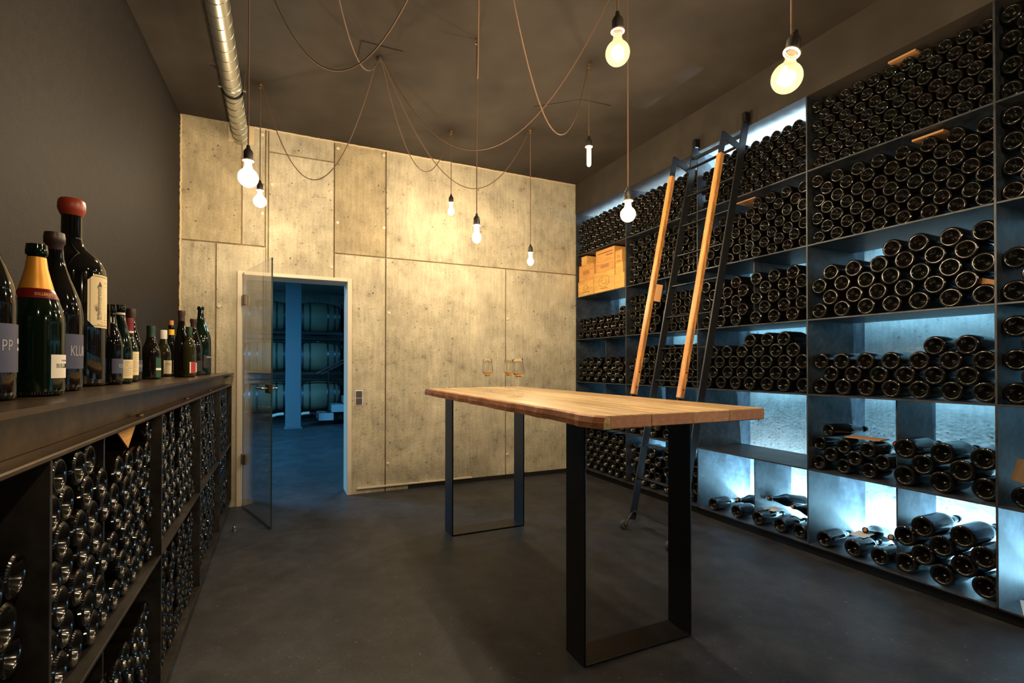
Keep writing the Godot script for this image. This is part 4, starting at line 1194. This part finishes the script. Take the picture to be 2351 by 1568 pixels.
func build_counter_bottles() -> void:
	var Y := 1.2
	var tower := sketch(11, 160, 210, true)
	var sk2 := sketch(12, 90, 110, false)
	var sk3 := sketch(13, 90, 110, false)
	# x, z, height, radius, style, glass, label text, extras
	var B := [
		["b0", -0.530, 1.305, 0.40, 0.056, "burgundy", "glass_shiny", "dark magnum with blue label, cut off at far left of counter"],
		["champ", -0.501, 1.475, 0.343, 0.0500, "burgundy", "glass_green", "champagne bottle with gold neck foil and white label on counter"],
		["mag", -0.550, 1.726, 0.423, 0.0600, "burgundy", "glass_shiny", "tall dark magnum with blue label between gold foil and parchment bottles"],
		["big", -0.623, 2.090, 0.611, 0.0910, "bordeaux", "glass_shiny", "largest bottle with red wax top and octagonal parchment label"],
		["s1", -0.5455, 2.200, 0.285, 0.0355, "burgundy", "glass_shiny", "small dark bottle with blue label right of the largest bottle"],
		["s2", -0.545, 2.312, 0.296, 0.0385, "hock", "glass_green", "green bottle with cream neck band and sketched cream label"],
		["s3", -0.570, 2.536, 0.263, 0.0350, "burgundy", "glass_green", "green bottle with red capsule and tall cream label"],
		["s3b", -0.609, 2.745, 0.321, 0.0430, "burgundy", "glass_shiny", "dark bottle with brown capsule and blue label behind red capsule bottle"],
		["s4", -0.574, 2.957, 0.261, 0.0400, "burgundy", "glass_tawny", "brown bottle with green capsule and green label"],
		["s5", -0.635, 3.591, 0.278, 0.0400, "burgundy", "glass_moss", "olive bottle with white screw cap and cream label"],
		["s5b", -0.616, 3.712, 0.320, 0.0380, "bordeaux", "glass_shiny", "dark bottle with cork standing out and yellow neck band"],
		["s6", -0.526, 3.470, 0.389, 0.0400, "hock", "glass_shiny", "tall slim black bottle in front of the far bottle group"],
		["s6b", -0.480, 3.413, 0.291, 0.0330, "bordeaux", "glass_moss", "slim green bottle with plain red label"],
		["s7", -0.529, 3.816, 0.264, 0.0340, "bordeaux", "glass_moss", "bottle with yellow neck label and white label, mostly hidden"],
		["s8", -0.533, 3.969, 0.381, 0.0520, "burgundy", "glass_shiny", "dark brown capped bottle with black label near end of counter"],
		["s9", -0.535, 4.316, 0.504, 0.0680, "burgundy", "glass_green", "big green bottle with dark label at far end of counter"],
	]
	for d in B:
		var p := V(d[1], Y + 0.0005, d[2])
		var r: float = d[4]
		var L: float = d[3]
		var o := thing("standing_bottle", p, d[7], "bottle", "bottles standing on the counter")
		var nr := 0.0145 * pow(r * 2 / 0.08, 0.75 if r > 0.08 else 0.5)
		put(o, "glass", bottle_mesh(r * 2, L, d[5], 44, d[6], nr), null, p)
		var R := r + 0.0006
		var q := deg_to_rad(1.0)
		match d[0]:
			"b0":
				var a := -50.0
				var l := put(o, "label", patch(R, (a - 62) * q, (a + 78) * q, 0.055, 0.150), M.label_blue, p)
				put(l, "lettering", lettering("KLUMPP", "Droid Sans", R, a * q, 0.108, 0.021, r * 1.36), M.ink_grey, p)
				for y in [0.112, 0.098]: put(l, "emblem", patch(R + 0.0004, (a + 53) * q, (a + 68) * q, y, y + (0.010 if y > 0.1 else 0.006)), M.ink_grey, p)
			"champ":
				var f := [Vector2(r * 0.60, L * 0.690)]
				for z in bottle_profile(r * 2, L, d[5], nr):
					if z.y > L * 0.70 and z.y < L - 0.03: f.append(Vector2(z.x + 0.0014, z.y))
				f.append(Vector2(nr * 1.03, L - 0.030))
				put(o, "neck_foil", lathed(f, 40), M.foil_gold, p)
				var bd := put(o, "foil_band", lathed([Vector2(r * 0.775, L * 0.635), Vector2(r * 0.79, L * 0.637), Vector2(r * 0.70, L * 0.668), Vector2(r * 0.615, L * 0.700), Vector2(r * 0.59, L * 0.702)], 40), M.foil_red, p)
				put(bd, "lettering", lettering("BOLLINGER", "Droid Serif", r * 0.735, -50 * q, L * 0.664, 0.006, 0.034), M.foil_gold_print, p)
				var l := put(o, "label", patch(R, -42 * q, 42 * q, 0.040, 0.093), M.label_white, p)
				put(l, "lettering", lettering("BOLLINGER", "Droid Serif", R, 0.0, 0.068, 0.0095, r * 1.05), M.ink, p)
				put(l, "lettering", lettering("CHAMPAGNE", "Droid Serif", R, 0.0, 0.080, 0.0035, r * 0.5), M.ink_grey, p)
			"mag":
				put(o, "neck_capsule", lathed([Vector2(nr * 1.04, L * 0.84), Vector2(nr * 1.05, L - 0.030), Vector2(nr * 1.26, L - 0.027), Vector2(nr * 1.28, L - 0.012), Vector2(nr * 1.18, L + 0.001), Vector2(0.0001, L + 0.001)], 30), M.capsule_brown, p)
				var l := put(o, "label", patch(R, -62 * q, 62 * q, 0.060, 0.152), M.label_blue, p)
				put(l, "lettering", lettering("KLUMPP", "Droid Sans", R, 0.0, 0.108, 0.027, r * 1.36), M.ink_grey, p)
			"big":
				put(o, "wax_top", lathed([Vector2(nr * 1.02, L - 0.052), Vector2(nr * 1.12, L - 0.047), Vector2(nr * 1.28, L - 0.036), Vector2(nr * 1.36, L - 0.026), Vector2(nr * 1.34, L - 0.014), Vector2(nr * 1.26, L - 0.002), Vector2(nr * 1.1, L + 0.003), Vector2(0.0001, L + 0.003)], 30), M.wax_red, p)
				put(o, "label", patch(R, -48 * q, 48 * q, 0.192, 0.366, 0.022), tower, p)
			"s1", "s3b":
				var l := put(o, "label", patch(R, -70 * q, 70 * q, 0.040, 0.092), M.label_blue, p)
				put(l, "lettering", lettering("KLUMPP", "Droid Sans", R, 0.0, 0.067, 0.013, r * 1.2), M.ink_grey, p)
				if d[0] == "s3b": put(o, "capsule", lathed([Vector2(nr * 1.05, L * 0.86), Vector2(nr * 1.3, L - 0.02), Vector2(nr * 1.28, L + 0.001), Vector2(0.0001, L + 0.001)], 24), M.capsule_brown, p)
			"s2":
				put(o, "label", patch(R, -75 * q, 60 * q, 0.020, 0.090), sk2, p)
				put(o, "neck_label", lathed([Vector2(nr * 1.08, L - 0.062), Vector2(nr * 1.10, L - 0.030)], 24), M.label_cream, p)
			"s3":
				put(o, "label", patch(R, -60 * q, 60 * q, 0.028, 0.125), sk3, p)
				put(o, "capsule", lathed([Vector2(nr * 1.30, L - 0.052), Vector2(nr * 1.28, L - 0.024), Vector2(nr * 1.32, L - 0.02), Vector2(nr * 1.28, L + 0.001), Vector2(0.0001, L + 0.001)], 24), M.capsule_red, p)
				put(o, "neck_ring", lathed([Vector2(nr * 1.36, L - 0.060), Vector2(nr * 1.34, L - 0.053)], 24), M.label_white, p)
			"s4":
				var l := put(o, "label", patch(R, -50 * q, 60 * q, 0.010, 0.105), M.label_green, p)
				put(l, "stripe", patch(R + 0.0003, -50 * q, 60 * q, 0.045, 0.055), M.label_white, p)
				put(o, "capsule", lathed([Vector2(nr * 1.3, L - 0.055), Vector2(nr * 1.24, L - 0.025), Vector2(nr * 1.28, L - 0.02), Vector2(nr * 1.24, L + 0.001), Vector2(0.0001, L + 0.001)], 24), M.capsule_green, p)
			"s5":
				var l := put(o, "label", patch(R, -78 * q, 50 * q, 0.018, 0.098), M.label_cream, p)
				put(l, "lettering", lettering("754", "Droid Serif", R, -45 * q, 0.075, 0.014), M.ink, p)
				put(o, "neck_label", patch(R - 0.003, -50 * q, 20 * q, 0.128, 0.142), M.label_cream, p)
				put(o, "screw_cap", lathed([Vector2(nr * 1.27, L - 0.052), Vector2(nr * 1.27, L - 0.001), Vector2(nr * 1.2, L + 0.002), Vector2(0.0001, L + 0.002)], 24), M.capsule_white, p)
			"s5b":
				put(o, "label", patch(R, -60 * q, 50 * q, 0.018, 0.070), M.label_white, p)
				put(o, "neck_band", lathed([Vector2(nr * 1.1, L - 0.062), Vector2(nr * 1.1, L - 0.028)], 24), M.label_yellow, p)
				put(o, "cork", lathed([Vector2(0.0115, L), Vector2(0.0115, L + 0.026), Vector2(0.0105, L + 0.028), Vector2(0.0001, L + 0.028)], 18), M.cork, p)
			"s6":
				put(o, "capsule", lathed([Vector2(nr * 1.2, L - 0.075), Vector2(nr * 1.1, L - 0.03), Vector2(nr * 1.3, L - 0.02), Vector2(nr * 1.28, L + 0.001), Vector2(0.0001, L + 0.001)], 24), M.capsule_brown, p)
			"s6b":
				put(o, "label", patch(R, -66 * q, 40 * q, 0.024, 0.088), M.label_red, p)
				put(o, "label_edge", patch(R, -76 * q, -66 * q, 0.024, 0.088), M.label_white, p)
				put(o, "capsule", lathed([Vector2(nr * 1.1, L - 0.05), Vector2(nr * 1.25, L - 0.02), Vector2(nr * 1.24, L + 0.001), Vector2(0.0001, L + 0.001)], 24), M.capsule_green, p)
			"s7":
				put(o, "label", patch(R, -50 * q, 50 * q, 0.024, 0.085), M.label_white, p)
				put(o, "neck_label", lathed([Vector2(nr * 1.2, L - 0.06), Vector2(nr * 1.1, L - 0.03)], 24), M.label_yellow, p)
			"s8":
				put(o, "label", patch(R, -60 * q, 60 * q, 0.03, 0.10), M.label_dark, p)
				put(o, "capsule", lathed([Vector2(nr * 1.15, L - 0.07), Vector2(nr * 1.05, L - 0.03), Vector2(nr * 1.3, L - 0.02), Vector2(nr * 1.28, L + 0.001), Vector2(0.0001, L + 0.001)], 24), M.capsule_brown, p)
			"s9":
				var l := put(o, "label", patch(R, -66 * q, 66 * q, 0.05, 0.145), M.label_dark, p)
				put(l, "stripe", patch(R + 0.0003, -50 * q, 50 * q, 0.125, 0.132), M.ink_grey, p)

func build_glasses() -> void:
	var A := [[1.286, 3.151, "leftmost wine glass with amber wine on table's far end"], [1.469, 3.200, "middle wine glass, farthest back of the three on table"], [1.331, 2.762, "rightmost wine glass, nearest of the three on table"]]
	for d in A:
		var p := V(d[0], 1.0945, d[1])
		var o := thing("wine_glass", p, d[2], "wine glass", "wine glasses on the table")
		# bowl: outside up, inside down
		var outp := [Vector2(0.0045, 0.098), Vector2(0.012, 0.103), Vector2(0.026, 0.113), Vector2(0.0365, 0.126), Vector2(0.0385, 0.134), Vector2(0.0375, 0.150), Vector2(0.033, 0.185), Vector2(0.0290, 0.217)]
		var prof := outp.duplicate()
		prof.append(Vector2(0.0282, 0.2175))
		for i in range(outp.size() - 1, 0, -1): prof.append(outp[i] + Vector2(-0.0011, 0.0004))
		prof.append(Vector2(0.0001, 0.1045))
		prof.push_front(Vector2(0.0001, 0.0975))
		put(o, "bowl", lathed(prof, 40), M.clear_glass, p)
		put(o, "stem", lathed([Vector2(0.0001, 0.0062), Vector2(0.0036, 0.0062), Vector2(0.0028, 0.03), Vector2(0.0028, 0.075), Vector2(0.0045, 0.0972), Vector2(0.0001, 0.0973)], 20), M.thin_glass, p)
		put(o, "foot", lathed([Vector2(0.0001, 0.0), Vector2(0.036, 0.0), Vector2(0.0365, 0.0012), Vector2(0.030, 0.0022), Vector2(0.012, 0.0038), Vector2(0.005, 0.006), Vector2(0.0001, 0.006)], 36), M.thin_glass, p)
		put(o, "wine", lathed([Vector2(0.0001, 0.1050), Vector2(0.0108, 0.1039), Vector2(0.0246, 0.1139), Vector2(0.0352, 0.1268), Vector2(0.0358, 0.129), Vector2(0.0001, 0.129)], 36), M.wine, p)

func build_small() -> void:
	# loose wooden slats, cards and papers among the bottles
	var S := [
		["wooden_slat", Vector3(0.22, 0.012, 0.14), V(3.36, 3.060, 1.64), Vector3(0.0, 0.0, 0.0), "card", "thin wooden slat on top of bottles, top shelf of fourth bay", "slat"],
		["wooden_slat", Vector3(0.20, 0.008, 0.17), V(3.37, 2.552, 2.72), Vector3(0, 0, 0), "card", "thin wooden slat over bottles, second shelf of third bay", "slat"],
		["wooden_slat", Vector3(0.16, 0.012, 0.15), V(3.36, 2.5600, 1.53), Vector3(0, 0, 0), "card", "thin wooden piece lying above bottles, second shelf of fourth bay", "slat"],
		["cardboard_piece", Vector3(0.006, 0.16, 0.09), V(3.238, 1.955, 3.665), Vector3(0.25, 0.0, 0), "card", "cardboard piece standing behind ladder on third shelf", "cardboard"],
		["cardboard_piece", Vector3(0.003, 0.115, 0.06), V(3.31, 0.752, 1.155), Vector3(0.22, 0.3, -0.25), "card_dull", "brown price card leaning on bottle in nearest bay", "card"],
		["wooden_slat", Vector3(0.012, 0.03, 0.10), V(3.30, 1.705, 1.285), Vector3(0.35, 0, 0), "card", "wooden wedge between bottles on third shelf of fourth bay", "slat"],
		["paper_sheet", Vector3(0.14, 0.0015, 0.09), V(3.40, 0.1845, 1.955), Vector3(0, 0.12, 0), "paper", "white paper sheet lying on magnum, fourth bay's bottom shelf", "paper"],
		["paper_sheet", Vector3(0.13, 0.0015, 0.085), V(3.42, 0.1765, 2.60), Vector3(0, 0.1, 0), "paper", "paper sheet lying on bottle, third bay right of divider", "paper"],
		["paper_sheet", Vector3(0.21, 0.002, 0.15), V(3.36, 0.0750, 1.10), Vector3(0, 0.4, 0), "paper", "white papers on empty bottom shelf of nearest bay", "paper"],
		["wooden_slat", Vector3(0.12, 0.006, 0.20), V(3.36, 0.8125, 1.90), Vector3(0, 0.1, 0), "card", "thin slat on bottles beside askew bottle, fifth shelf", "slat"],
	]
	for s in S:
		var o := put(null, s[0], box_mesh(s[1], 0.0006), M[s[4]], s[2], Basis.from_euler(s[3]))
		tag(o, s[5], s[6])
	# orange card hanging in the low cabinet
	var g := G.new()
	g.prism(PackedVector2Array([Vector2(1.83, 1.078), Vector2(2.07, 1.078), Vector2(1.965, 1.005)]), func(p: Vector2) -> Vector3: return V(CABF - 0.05, p.y, p.x), Vector3(-0.004, 0, 0))
	tag(put(null, "cardboard_piece", g.mesh(), M.box_wood_b), "orange cardboard triangle under counter in the low cabinet", "cardboard")
